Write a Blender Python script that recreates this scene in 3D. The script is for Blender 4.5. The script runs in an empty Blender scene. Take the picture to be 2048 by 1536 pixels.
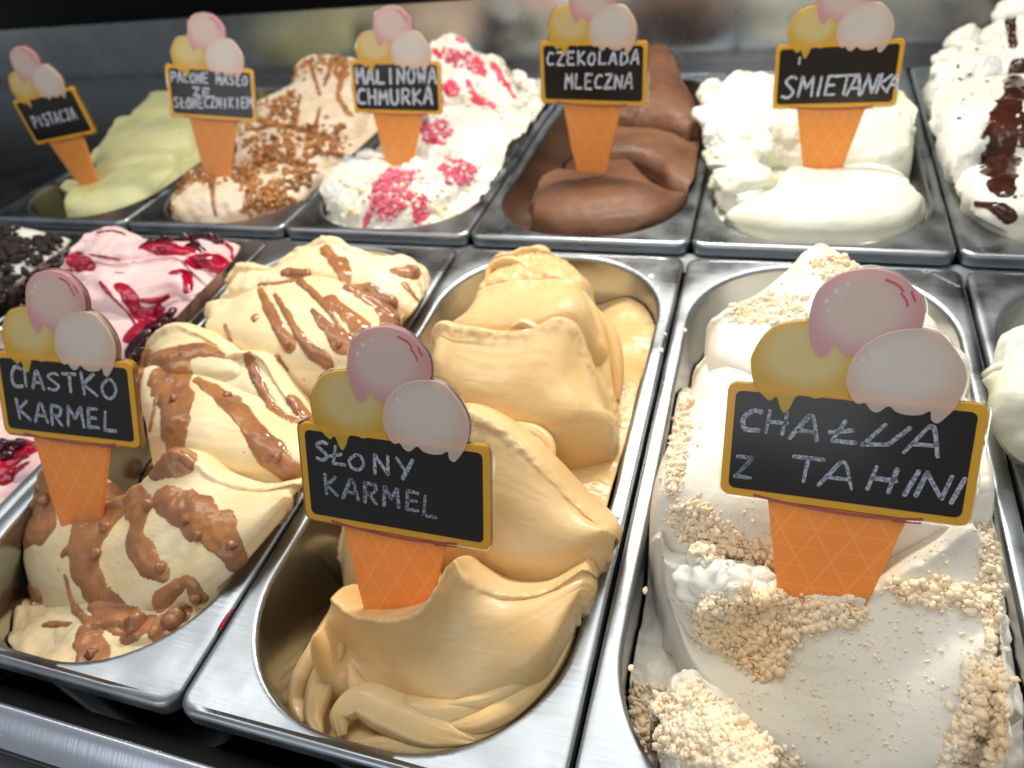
import bpy, math, random
import numpy as np
from mathutils import Matrix, Vector
from mathutils.bvhtree import BVHTree
from mathutils.kdtree import KDTree

scene = bpy.context.scene
COL = scene.collection

# ------------------------------------------------------------------ camera
F_PX = 1482.52                                   # focal length in pixels of the 2048 px wide photograph
CAM = np.array([0.047565, -0.083114, 0.283127])
EUL = (0.848832, 0.133917, 0.293120)
cam_data = bpy.data.cameras.new('camera')
cam_data.sensor_fit = 'HORIZONTAL'
cam_data.sensor_width = 36.0
cam_data.lens = F_PX / 2048 * 36.0
cam_data.clip_start = 0.01
cam_data.clip_end = 50
cam_data.dof.use_dof = True
cam_data.dof.focus_distance = 0.285
cam_data.dof.aperture_fstop = 10.5
cam_obj = bpy.data.objects.new('camera', cam_data)
cam_obj.location = CAM
cam_obj.rotation_euler = EUL
COL.objects.link(cam_obj)
scene.camera = cam_obj

# ------------------------------------------------------------------ light
world = bpy.data.worlds.new('World')
scene.world = world
world.use_nodes = True
bg = world.node_tree.nodes['Background']
bg.inputs[0].default_value = (0.88, 0.94, 1.0, 1)
bg.inputs[1].default_value = 0.27

def area(name, loc, target, sx, sy, power, color):
    d = bpy.data.lights.new(name, 'AREA')
    d.shape = 'RECTANGLE'; d.size = sx; d.size_y = sy
    d.energy = power; d.color = color
    o = bpy.data.objects.new(name, d)
    o.location = loc
    o.rotation_euler = (Vector(target) - Vector(loc)).to_track_quat('-Z', 'Y').to_euler()
    COL.objects.link(o)
    return o
# two lamps of the display case: a broad diffuser over the pans and a brighter strip behind it
area('case_lamp', (-0.15, 0.25, 0.62), (-0.15, 0.26, 0), 1.5, 0.24, 3.3, (1.0, 0.98, 0.94))
area('case_lamp', (-0.04, 0.62, 0.52), (-0.06, 0.18, 0.0), 0.45, 0.06, 5.2, (1.0, 0.94, 0.84))
# daylight of the shop front, coming in from behind the camera
area('shop_daylight', (-0.5, -1.5, 0.9), (-0.1, 0.3, 0), 1.6, 1.0, 7.0, (0.93, 0.96, 1.0))

scene.view_settings.view_transform = 'Standard'
scene.view_settings.look = 'None'
scene.view_settings.exposure = 0.0
scene.view_settings.gamma = 1.0
scene.view_settings.use_curve_mapping = False
scene.render.engine = 'CYCLES'
scene.cycles.use_denoising = True
scene.cycles.max_bounces = 8
scene.cycles.transparent_max_bounces = 8
scene.cycles.sample_clamp_indirect = 6.0
scene.cycles.caustics_reflective = False
scene.cycles.caustics_refractive = False

# ------------------------------------------------------------------ pixel -> point
def _eul(a, b, c):
    ca, sa, cb, sb, cc, sc = math.cos(a), math.sin(a), math.cos(b), math.sin(b), math.cos(c), math.sin(c)
    return (np.array([[cc, -sc, 0], [sc, cc, 0], [0, 0, 1]]) @ np.array([[cb, 0, sb], [0, 1, 0], [-sb, 0, cb]])
            @ np.array([[1, 0, 0], [0, ca, -sa], [0, sa, ca]]))
CM = _eul(*EUL)
def ray(px, py):
    return CM @ np.array([(px - 1024) / F_PX, -(py - 768) / F_PX, -1.0])
def at_y(px, py, y):
    d = ray(px, py)
    return CAM + d * ((y - CAM[1]) / d[1])
def at_z(px, py, z):
    d = ray(px, py)
    return CAM + d * ((z - CAM[2]) / d[2])

# ------------------------------------------------------------------ helpers
rng = np.random.default_rng(11)
def tag(o, label=None, cat=None, group=None, kind=None):
    if label: o['label'] = label
    if cat: o['category'] = cat
    if group: o['group'] = group
    if kind: o['kind'] = kind
    return o
def empty(name, loc=(0, 0, 0)):
    o = bpy.data.objects.new(name, None)
    o.empty_display_size = 0.02
    o.location = loc
    COL.objects.link(o)
    return o
def link(name, me, parent=None):
    o = bpy.data.objects.new(name, me)
    COL.objects.link(o)
    if parent is not None: o.parent = parent
    return o
def mesh(name, V, Fq, mat, smooth=True):
    me = bpy.data.meshes.new(name)
    V = np.asarray(V, dtype=np.float32)
    if isinstance(Fq, np.ndarray):
        n, k = Fq.shape
        me.vertices.add(len(V)); me.vertices.foreach_set('co', V.ravel())
        me.loops.add(n * k); me.loops.foreach_set('vertex_index', Fq.astype(np.int32).ravel())
        me.polygons.add(n)
        me.polygons.foreach_set('loop_start', np.arange(n, dtype=np.int32) * k)
        me.update(calc_edges=True); me.validate()
    else:
        me.from_pydata([tuple(map(float, v)) for v in V], [], Fq); me.update()
    me.materials.append(mat)
    if smooth:
        me.polygons.foreach_set('use_smooth', np.ones(len(me.polygons), dtype=bool))
    return me

# vectorised value noise
_tab = rng.random((64, 64, 64)).astype(np.float32)
def vnoise(p):
    p = np.asarray(p, dtype=np.float64)
    i = np.floor(p).astype(int); f = p - i
    f = f * f * f * (f * (f * 6 - 15) + 10)
    out = 0
    for dx in (0, 1):
        wx = f[..., 0] if dx else 1 - f[..., 0]
        for dy in (0, 1):
            wy = f[..., 1] if dy else 1 - f[..., 1]
            for dz in (0, 1):
                wz = f[..., 2] if dz else 1 - f[..., 2]
                out = out + wx * wy * wz * _tab[(i[..., 0] + dx) % 64, (i[..., 1] + dy) % 64, (i[..., 2] + dz) % 64]
    return out * 2 - 1
def fbm(p, octv=4, gain=0.5):
    a, s, o = 1.0, 0.0, 0.0
    p = np.asarray(p, dtype=np.float64)
    for k in range(octv):
        s = s + a * vnoise(p * (2 ** k) + k * 7.3); o += a; a *= gain
    return s / o

# ------------------------------------------------------------------ materials
def new_mat(name):
    m = bpy.data.materials.new(name); m.use_nodes = True
    return m, m.node_tree, m.node_tree.nodes['Principled BSDF']
def node(nt, typ, **kw):
    n = nt.nodes.new(typ)
    for k, v in kw.items(): setattr(n, k, v)
    return n
def srgb(r, g, b):
    f = lambda c: (c / 255) / 12.92 if c / 255 <= 0.04045 else ((c / 255 + 0.055) / 1.055) ** 2.4
    return (f(r), f(g), f(b), 1)
def steel(name, col=(0.62, 0.63, 0.64), rough=0.28, stretch=(1, 1, 1), scratch=0.13):
    m, nt, b = new_mat(name)
    b.inputs['Metallic'].default_value = 1.0
    tc = node(nt, 'ShaderNodeTexCoord'); mp = node(nt, 'ShaderNodeMapping')
    mp.inputs['Scale'].default_value = stretch
    nt.links.new(tc.outputs['Object'], mp.inputs[0])
    n1 = node(nt, 'ShaderNodeTexNoise'); n1.inputs['Scale'].default_value = 40; n1.inputs['Detail'].default_value = 6
    n2 = node(nt, 'ShaderNodeTexNoise'); n2.inputs['Scale'].default_value = 25; n2.inputs['Detail'].default_value = 4
    nt.links.new(mp.outputs[0], n1.inputs['Vector']); nt.links.new(tc.outputs['Object'], n2.inputs['Vector'])
    r = node(nt, 'ShaderNodeMapRange'); r.inputs[1].default_value = .3; r.inputs[2].default_value = .75
    r.inputs[3].default_value = rough - scratch; r.inputs[4].default_value = rough + scratch * 1.4
    nt.links.new(n2.outputs[0], r.inputs[0]); nt.links.new(r.outputs[0], b.inputs['Roughness'])
    cr = node(nt, 'ShaderNodeMix', data_type='RGBA')
    cr.inputs[6].default_value = (col[0] * .82, col[1] * .82, col[2] * .83, 1); cr.inputs[7].default_value = (*col, 1)
    nt.links.new(n1.outputs[0], cr.inputs[0]); nt.links.new(cr.outputs[2], b.inputs['Base Color'])
    bp = node(nt, 'ShaderNodeBump'); bp.inputs['Strength'].default_value = .22; bp.inputs['Distance'].default_value = .0004
    nt.links.new(n1.outputs[0], bp.inputs['Height']); nt.links.new(bp.outputs[0], b.inputs['Normal'])
    return m
def cream_mat(name, col, rough=0.42, sss=0.25, radius=(0.004, 0.0025, 0.0015), bump=0.25, bscale=300, spots=None, tint=None, stretch=(1, 1, 1), spec=0.45, drag=1.6):
    """matt, slightly waxy ice cream: fine air-bubble relief, soft tint drift, optional specks"""
    m, nt, b = new_mat(name)
    b.inputs['Roughness'].default_value = rough
    b.inputs['Specular IOR Level'].default_value = spec
    b.inputs['Subsurface Weight'].default_value = sss
    b.inputs['Subsurface Radius'].default_value = radius
    b.inputs['Subsurface Scale'].default_value = 1.0
    tc = node(nt, 'ShaderNodeTexCoord'); mp = node(nt, 'ShaderNodeMapping'); mp.inputs['Scale'].default_value = stretch
    nt.links.new(tc.outputs['Object'], mp.inputs[0])
    n = node(nt, 'ShaderNodeTexNoise'); n.inputs['Scale'].default_value = bscale; n.inputs['Detail'].default_value = 5
    nt.links.new(mp.outputs[0], n.inputs['Vector'])
    bp = node(nt, 'ShaderNodeBump'); bp.inputs['Strength'].default_value = bump; bp.inputs['Distance'].default_value = .001
    # small open air pits
    v = node(nt, 'ShaderNodeTexVoronoi'); v.inputs['Scale'].default_value = 110
    nt.links.new(tc.outputs['Object'], v.inputs['Vector'])
    pit = node(nt, 'ShaderNodeMapRange'); pit.inputs[1].default_value = 0.0; pit.inputs[2].default_value = 0.11
    pit.inputs[3].default_value = -1.2; pit.inputs[4].default_value = 0
    nt.links.new(v.outputs['Distance'], pit.inputs[0])
    msk = node(nt, 'ShaderNodeTexNoise'); msk.inputs['Scale'].default_value = 70
    nt.links.new(tc.outputs['Object'], msk.inputs['Vector'])
    gt = node(nt, 'ShaderNodeMath', operation='GREATER_THAN'); gt.inputs[1].default_value = .54
    nt.links.new(msk.outputs[0], gt.inputs[0])
    mul = node(nt, 'ShaderNodeMath', operation='MULTIPLY'); nt.links.new(pit.outputs[0], mul.inputs[0]); nt.links.new(gt.outputs[0], mul.inputs[1])
    add = node(nt, 'ShaderNodeMath', operation='ADD'); nt.links.new(n.outputs[0], add.inputs[0]); nt.links.new(mul.outputs[0], add.inputs[1])
    # spatula drag lines: long along the pan's width, in patches
    mp2 = node(nt, 'ShaderNodeMapping'); mp2.inputs['Scale'].default_value = (.045, 1, 1)
    wob = node(nt, 'ShaderNodeTexNoise'); wob.inputs['Scale'].default_value = 28
    nt.links.new(tc.outputs['Object'], wob.inputs['Vector'])
    wa = node(nt, 'ShaderNodeVectorMath', operation='MULTIPLY_ADD'); wa.inputs[1].default_value = (.012, .012, .012)
    nt.links.new(wob.outputs['Color'], wa.inputs[0]); nt.links.new(tc.outputs['Object'], wa.inputs[2]); nt.links.new(wa.outputs[0], mp2.inputs[0])
    dr = node(nt, 'ShaderNodeTexNoise'); dr.inputs['Scale'].default_value = 520; dr.inputs['Detail'].default_value = 3
    nt.links.new(mp2.outputs[0], dr.inputs['Vector'])
    gm = node(nt, 'ShaderNodeMapRange'); gm.inputs[1].default_value = .44; gm.inputs[2].default_value = .62; gm.inputs[3].default_value = 0; gm.inputs[4].default_value = drag
    nt.links.new(wob.outputs[0], gm.inputs[0])
    dm = node(nt, 'ShaderNodeMath', operation='MULTIPLY'); nt.links.new(dr.outputs[0], dm.inputs[0]); nt.links.new(gm.outputs[0], dm.inputs[1])
    ad2 = node(nt, 'ShaderNodeMath', operation='ADD'); nt.links.new(add.outputs[0], ad2.inputs[0]); nt.links.new(dm.outputs[0], ad2.inputs[1])
    nt.links.new(ad2.outputs[0], bp.inputs['Height']); nt.links.new(bp.outputs[0], b.inputs['Normal'])
    n3 = node(nt, 'ShaderNodeTexNoise'); n3.inputs['Scale'].default_value = 22; n3.inputs['Detail'].default_value = 4
    nt.links.new(tc.outputs['Object'], n3.inputs['Vector'])
    wet = node(nt, 'ShaderNodeMapRange'); wet.inputs[1].default_value = .35; wet.inputs[2].default_value = .65
    wet.inputs[3].default_value = rough - .16; wet.inputs[4].default_value = rough + .12
    nt.links.new(msk.outputs[0], wet.inputs[0]); nt.links.new(wet.outputs[0], b.inputs['Roughness'])
    mix = node(nt, 'ShaderNodeMix', data_type='RGBA')
    t = tint or tuple(c * f for c, f in zip(col[:3], (.95, .90, .84)))
    mix.inputs[6].default_value = (*t[:3], 1); mix.inputs[7].default_value = (*col[:3], 1)
    rr = node(nt, 'ShaderNodeMapRange'); rr.inputs[1].default_value = .35; rr.inputs[2].default_value = .6
    nt.links.new(n3.outputs[0], rr.inputs[0]); nt.links.new(rr.outputs[0], mix.inputs[0])
    out = mix.outputs[2]
    if spots:
        v2 = node(nt, 'ShaderNodeTexVoronoi'); v2.inputs['Scale'].default_value = spots[1]
        nt.links.new(tc.outputs['Object'], v2.inputs['Vector'])
        lt = node(nt, 'ShaderNodeMath', operation='LESS_THAN'); lt.inputs[1].default_value = spots[2]
        nt.links.new(v2.outputs['Distance'], lt.inputs[0])
        mx = node(nt, 'ShaderNodeMix', data_type='RGBA'); mx.inputs[7].default_value = (*spots[0][:3], 1)
        nt.links.new(lt.outputs[0], mx.inputs[0]); nt.links.new(out, mx.inputs[6]); out = mx.outputs[2]
    nt.links.new(out, b.inputs['Base Color'])
    return m
def sauce_mat(name, col, rough=0.2, dark=None, bump=0.3, bscale=260, sss=0.1):
    m, nt, b = new_mat(name)
    b.inputs['Roughness'].default_value = rough
    b.inputs['Subsurface Weight'].default_value = sss
    b.inputs['Subsurface Radius'].default_value = (0.003, 0.001, 0.0005); b.inputs['Subsurface Scale'].default_value = 1
    tc = node(nt, 'ShaderNodeTexCoord')
    n = node(nt, 'ShaderNodeTexNoise'); n.inputs['Scale'].default_value = bscale; n.inputs['Detail'].default_value = 3
    nt.links.new(tc.outputs['Object'], n.inputs['Vector'])
    n3 = node(nt, 'ShaderNodeTexNoise'); n3.inputs['Scale'].default_value = 60; n3.inputs['Detail'].default_value = 4
    nt.links.new(tc.outputs['Object'], n3.inputs['Vector'])
    mix = node(nt, 'ShaderNodeMix', data_type='RGBA')
    d = dark or tuple(c * .55 for c in col[:3])
    mix.inputs[6].default_value = (*d[:3], 1); mix.inputs[7].default_value = (*col[:3], 1)
    rr = node(nt, 'ShaderNodeMapRange'); rr.inputs[1].default_value = .35; rr.inputs[2].default_value = .62
    nt.links.new(n3.outputs[0], rr.inputs[0]); nt.links.new(rr.outputs[0], mix.inputs[0])
    nt.links.new(mix.outputs[2], b.inputs['Base Color'])
    bp = node(nt, 'ShaderNodeBump'); bp.inputs['Strength'].default_value = bump; bp.inputs['Distance'].default_value = .001
    nt.links.new(n.outputs[0], bp.inputs['Height']); nt.links.new(bp.outputs[0], b.inputs['Normal'])
    return m
def plain(name, col, rough=0.5, metallic=0.0, spec=0.5):
    m, nt, b = new_mat(name)
    b.inputs['Base Color'].default_value = (*col[:3], 1)
    b.inputs['Roughness'].default_value = rough; b.inputs['Metallic'].default_value = metallic
    b.inputs['Specular IOR Level'].default_value = spec
    return m
def print_mat(name, edge, mid, centre, rad, trans=0.45):
    """translucent print on acrylic: colour runs from mid at the centre to edge at the outline"""
    m, nt, b = new_mat(name)
    tc = node(nt, 'ShaderNodeTexCoord')
    sub = node(nt, 'ShaderNodeVectorMath', operation='SUBTRACT'); sub.inputs[1].default_value = (centre[0], centre[1], 0)
    nt.links.new(tc.outputs['Object'], sub.inputs[0])
    ml = node(nt, 'ShaderNodeVectorMath', operation='MULTIPLY'); ml.inputs[1].default_value = (1 / rad[0], 1 / rad[1], 0)
    nt.links.new(sub.outputs[0], ml.inputs[0])
    ln = node(nt, 'ShaderNodeVectorMath', operation='LENGTH'); nt.links.new(ml.outputs[0], ln.inputs[0])
    rr = node(nt, 'ShaderNodeMapRange', interpolation_type='SMOOTHSTEP'); rr.inputs[1].default_value = .45; rr.inputs[2].default_value = 1.0
    nt.links.new(ln.outputs['Value'], rr.inputs[0])
    mix = node(nt, 'ShaderNodeMix', data_type='RGBA'); mix.inputs[6].default_value = (*mid[:3], 1); mix.inputs[7].default_value = (*edge[:3], 1)
    nt.links.new(rr.outputs[0], mix.inputs[0]); nt.links.new(mix.outputs[2], b.inputs['Base Color'])
    b.inputs['Roughness'].default_value = .16
    tr = node(nt, 'ShaderNodeBsdfTranslucent'); nt.links.new(mix.outputs[2], tr.inputs['Color'])
    ms = node(nt, 'ShaderNodeMixShader'); ms.inputs[0].default_value = trans
    nt.links.new(b.outputs[0], ms.inputs[1]); nt.links.new(tr.outputs[0], ms.inputs[2])
    nt.links.new(ms.outputs[0], nt.nodes['Material Output'].inputs['Surface'])
    return m

M_RIM = steel('brushed_steel', (0.42, 0.45, 0.475), 0.33, (1, 14, 1))
M_WELL = steel('well_steel', (0.60, 0.60, 0.58), 0.22, (1, 1, 8), 0.06)
M_PANEL = steel('back_steel', (0.62, 0.63, 0.64), 0.26, (12, 1, 1), 0.05)
M_DARKSTEEL = steel('dark_steel', (0.20, 0.205, 0.215), 0.30, (10, 1, 1), 0.06)
M_TRIM = steel('satin_aluminium', (0.74, 0.79, 0.88), 0.36, (20, 1, 1), 0.05)
def add_specks(m, scale, thr, gate):
    nt = m.node_tree; b = nt.nodes['Principled BSDF']; old = b.inputs['Base Color'].links[0].from_socket
    tc = node(nt, 'ShaderNodeTexCoord'); v = node(nt, 'ShaderNodeTexVoronoi'); v.inputs['Scale'].default_value = scale
    nz = node(nt, 'ShaderNodeTexNoise'); nz.inputs['Scale'].default_value = 14
    nt.links.new(tc.outputs['Object'], v.inputs['Vector']); nt.links.new(tc.outputs['Object'], nz.inputs['Vector'])
    a = node(nt, 'ShaderNodeMath', operation='LESS_THAN'); a.inputs[1].default_value = thr; nt.links.new(v.outputs['Distance'], a.inputs[0])
    c = node(nt, 'ShaderNodeMath', operation='GREATER_THAN'); c.inputs[1].default_value = gate; nt.links.new(nz.outputs[0], c.inputs[0])
    k = node(nt, 'ShaderNodeMath', operation='MULTIPLY'); nt.links.new(a.outputs[0], k.inputs[0]); nt.links.new(c.outputs[0], k.inputs[1])
    mx = node(nt, 'ShaderNodeMix', data_type='RGBA'); mx.inputs[7].default_value = (.9, .9, .9, 1)
    nt.links.new(k.outputs[0], mx.inputs[0]); nt.links.new(old, mx.inputs[6]); nt.links.new(mx.outputs[2], b.inputs['Base Color'])
    inv = node(nt, 'ShaderNodeMath', operation='SUBTRACT'); inv.inputs[0].default_value = 1.0
    nt.links.new(k.outputs[0], inv.inputs[1]); nt.links.new(inv.outputs[0], b.inputs['Metallic'])
add_specks(M_TRIM, 420, .16, .52)
M_BLACK = plain('black_plastic', (0.004, 0.004, 0.004), 0.5, 0, 0.2)

# ------------------------------------------------------------------ the setting: the display case
P = 0.167                       # pitch of the pans
YB, ZB, TB = 0.3755, 0.0006, -0.03606     # the back row: where its front edge stands and how it leans
def box(x0, x1, y0, y1, z0, z1):
    V = [(x, y, z) for z in (z0, z1) for y in (y0, y1) for x in (x0, x1)]
    Fa = [(0, 2, 3, 1), (4, 5, 7, 6), (0, 1, 5, 4), (2, 6, 7, 3), (0, 4, 6, 2), (1, 3, 7, 5)]
    return V, Fa
def boxmesh(name, ext, mat, bevel=0.0):
    V, Fa = box(*ext)
    return mesh(name, V, Fa, mat, smooth=False)
XL, XR = -1.35, 0.62
floor_ = link('display_case_floor', boxmesh('case_floor', (XL, XR, 0.004, 0.90, -0.19, -0.17), M_BLACK)); tag(floor_, kind='structure')
wallb = link('display_case_back_panel', boxmesh('case_back', (XL, XR, 0.772, 0.780, -0.16, 0.0635), M_PANEL)); tag(wallb, kind='structure')
dark = link('display_case_rear', boxmesh('case_rear', (XL - .3, XR + .3, 0.95, 0.97, -0.19, 0.9), M_BLACK)); tag(dark, kind='structure')
ledge = link('display_case_back_shelf', boxmesh('case_shelf', (XL, XR, 0.742, 0.7715, -0.030, -0.0165), M_DARKSTEEL)); tag(ledge, kind='structure')
side = link('display_case_side_deck', boxmesh('case_deck', (XL, -4 * P - 0.003, 0.370, 0.741, -0.030, -0.014), M_DARKSTEEL)); tag(side, kind='structure')
front = link('display_case_front_gap', boxmesh('case_front', (XL, XR, -0.0135, -0.003, -0.19, -0.022), M_BLACK)); tag(front, kind='structure')
# support bar between the rows
bar = link('display_case_support_bar', boxmesh('case_bar', (XL, XR, 0.3555, 0.3785, -0.030, -0.0095), M_RIM)); tag(bar, kind='structure')
# front trim: a bent aluminium profile
prof = [(-0.0138, -0.030), (-0.0138, -0.0062), (-0.0144, -0.0052), (-0.0156, -0.0050), (-0.0190, -0.0064), (-0.0225, -0.0092), (-0.0255, -0.0130), (-0.0272, -0.0170), (-0.0276, -0.0190)]
skirt = [(-0.0275, -0.0191), (-0.0266, -0.0198), (-0.0266, -0.0212), (-0.0280, -0.0220), (-0.0282, -0.0235), (-0.0272, -0.0243), (-0.0272, -0.0260), (-0.0286, -0.0268), (-0.0288, -0.080)]
def profile(name, prof, mat):
    V = [(x, y, z) for x in (XL, XR) for y, z in prof]; n = len(prof)
    o = link(name, mesh(name, V, [(i, i + n, i + 1 + n, i + 1) for i in range(n - 1)], mat)); tag(o, kind='structure')
profile('display_case_front_trim', prof, M_TRIM)
profile('display_case_front_skirt', skirt, plain('black_skirt', (.012, .012, .014), .25))

# ------------------------------------------------------------------ pans
OPX = (0.0085, 0.1565); OPY = (0.0070, 0.3530); OPR = 0.064
def rrect(x0, x1, y0, y1, r, z, nc=14, ne=6):
    pts = []
    for cx, cy, a0 in ((x1 - r, y1 - r, 0), (x0 + r, y1 - r, 90), (x0 + r, y0 + r, 180), (x1 - r, y0 + r, 270)):
        for k in range(nc + 1):
            a = math.radians(a0 + 90 * k / nc)
            pts.append((cx + r * math.cos(a), cy + r * math.sin(a), z))
    out = []
    for c in range(4):
        seg = pts[c * (nc + 1):(c + 1) * (nc + 1)]; nx = pts[((c + 1) % 4) * (nc + 1)]
        out += seg
        a = seg[-1]
        for k in range(1, ne): out.append(tuple(a[i] + (nx[i] - a[i]) * k / ne for i in range(3)))
    return out
def loops_mesh(name, loops, mat, cap=False):
    n = len(loops[0]); V = [p for l in loops for p in l]
    Fa = [(j * n + i, j * n + (i + 1) % n, (j + 1) * n + (i + 1) % n, (j + 1) * n + i) for j in range(len(loops) - 1) for i in range(n)]
    if cap: Fa.append(tuple((len(loops) - 1) * n + i for i in range(n)))
    return mesh(name, V, Fa, mat)
PW, PL = 0.1655, 0.360
def ro(d, z, r=0.009): return rrect(d, PW - d, d, PL - d, max(r - d, .001), z)
def ri(d, z): return rrect(OPX[0] + d, OPX[1] - d, OPY[0] + d, OPY[1] - d, OPR - d * .6, z)
rim_loops = [ro(0.0012, -0.0090), ro(0.0002, -0.0088), ro(0, -0.0080), ro(0, -0.0026), ro(0.0004, -0.0012), ro(0.0012, -0.0004), ro(0.0024, 0.0), ro(0.0045, 0.0001),
             ri(-0.0026, 0.0), ri(-0.0014, -0.0001), ri(-0.0006, -0.0005), ri(0, -0.0013), ri(0.0004, -0.0026)]
well_loops = [ri(0.0004, -0.0026), ri(0.0010, -0.02), ri(0.0030, -0.07), ri(0.0050, -0.11), ri(0.0075, -0.119), ri(0.014, -0.122)]
me_rim = loops_mesh('rim', rim_loops, M_RIM)
me_well = loops_mesh('well', well_loops, M_WELL, cap=True)
PANS = {}
def make_pan(key, k, back, label):
    o = empty('steel_pan', (k * P + 0.0008, YB if back else 0.0, ZB if back else 0.0))
    if back: o.rotation_euler = (TB, 0, 0)
    tag(o, label, 'pan', 'stainless steel ice cream pans in two rows')
    link('rim', me_rim, o); link('well', me_well, o)
    PANS[key] = (k, back, o)
make_pan('caramel', -1, False, 'front row steel pan holding the smooth beige caramel ice cream')
make_pan('halva', 0, False, 'front row steel pan holding the white ice cream with halva crumbs')
make_pan('biscuit', -2, False, 'front row steel pan holding the cream ice cream with toffee sauce streaks')
make_pan('pink', -3, False, 'front row steel pan holding the pink ice cream with berry sauce')
make_pan('cookie', -4, False, 'steel pan at left edge holding ice cream under dark cookie crumbs')
make_pan('vanilla', 1, False, 'front row steel pan cut off by the right edge, beside the halva pan')
make_pan('pistachio', -4, True, 'back row steel pan holding the pale green pistachio ice cream')
make_pan('sunflower', -3, True, 'back row steel pan holding ice cream covered in brown sunflower seeds')
make_pan('raspberry', -2, True, 'back row steel pan holding white ice cream with raspberry streaks')
make_pan('chocolate', -1, True, 'back row steel pan holding the brown chocolate ice cream')
make_pan('cream', 0, True, 'back row steel pan holding the plain white cream ice cream')
make_pan('stracciatella', 1, True, 'back row steel pan holding white ice cream with chocolate sauce, right edge')

# ------------------------------------------------------------------ flavour signs
SIGN_POSE = {
 'halva': ([0.0829, 0.1181, 0.076], [[0.9991, -0.0113, -0.0408], [-0.0305, 0.4765, -0.8786], [0.0294, 0.8791, 0.4757]]),
 'caramel': ([-0.0833, 0.0817, 0.0655], [[1.0, 0.001, -0.0036], [-0.0037, 0.4226, -0.9063], [0.0006, 0.9063, 0.4226]]),
 'biscuit': ([-0.2802, 0.1078, 0.0611], [[0.9974, -0.0003, 0.0722], [0.0634, 0.482, -0.8739], [-0.0346, 0.8762, 0.4808]]),
 'chocolate': ([-0.0838, 0.4682, 0.0861], [[0.9906, 0.0172, -0.1361], [-0.137, 0.169, -0.976], [0.0062, 0.9855, 0.1698]]),
 'raspberry': ([-0.2746, 0.5197, 0.0608], [[0.9929, 0.0541, 0.106], [0.0894, 0.2487, -0.9644], [-0.0786, 0.9671, 0.2421]]),
 'cream': ([0.0863, 0.4959, 0.0694], [[0.9936, -0.0299, -0.1087], [-0.1017, 0.1785, -0.9787], [0.0486, 0.9835, 0.1743]]),
 'sunflower': ([-0.4352, 0.4747, 0.077], [[0.9838, 0.0828, 0.159], [0.1212, 0.3465, -0.9302], [-0.1321, 0.9344, 0.3309]]),
 'pistachio': ([-0.626, 0.4677, 0.061], [[0.9906, -0.1367, 0.0067], [0.0237, 0.1226, -0.9922], [0.1348, 0.983, 0.1247]])}
MM = 0.001
def smooth_closed(pts, sub=5, sharp=()):
    n = len(pts); out = []
    p = [np.array(q, float) for q in pts]
    for i in range(n):
        a, b, c, d = p[i - 1], p[i], p[(i + 1) % n], p[(i + 2) % n]
        if i in sharp: a = b
        if (i + 1) % n in sharp: d = c
        for k in range(sub):
            t = k / sub
            out.append(0.5 * ((2 * b) + (c - a) * t + (2 * a - 5 * b + 4 * c - d) * t * t + (3 * b - a - 3 * c + d) * t ** 3))
    return out
def slab(name, outline, z1, z0, mat, bev=0.25 * MM):
    """flat solid between z0 (back) and z1 (front) with a small front bevel; outline counter-clockwise or not"""
    o = np.array([[q[0], q[1]] for q in outline]); n = len(o)
    A = 0.5 * np.sum(o[:, 0] * np.roll(o[:, 1], -1) - np.roll(o[:, 0], -1) * o[:, 1])
    if A < 0: o = o[::-1]
    t = np.roll(o, -1, 0) - np.roll(o, 1, 0); t /= np.linalg.norm(t, axis=1)[:, None] + 1e-12
    nrm = np.stack([t[:, 1], -t[:, 0]], 1)
    i1 = o - nrm * bev
    V = [(*q, z0) for q in o] + [(*q, z1 - bev) for q in o] + [(*q, z1) for q in i1]
    Fa = [tuple(range(n))[::-1], tuple(range(2 * n, 3 * n))]
    for j in range(2):
        Fa += [(j * n + i, j * n + (i + 1) % n, (j + 1) * n + (i + 1) % n, (j + 1) * n + i) for i in range(n)]
    return mesh(name, V, Fa, mat, smooth=False)
def rr2(w, h, r, nc=8):
    return [(x, y) for x, y, z in rrect(-w / 2, w / 2, -h / 2, h / 2, r, 0, nc, 2)]
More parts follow.
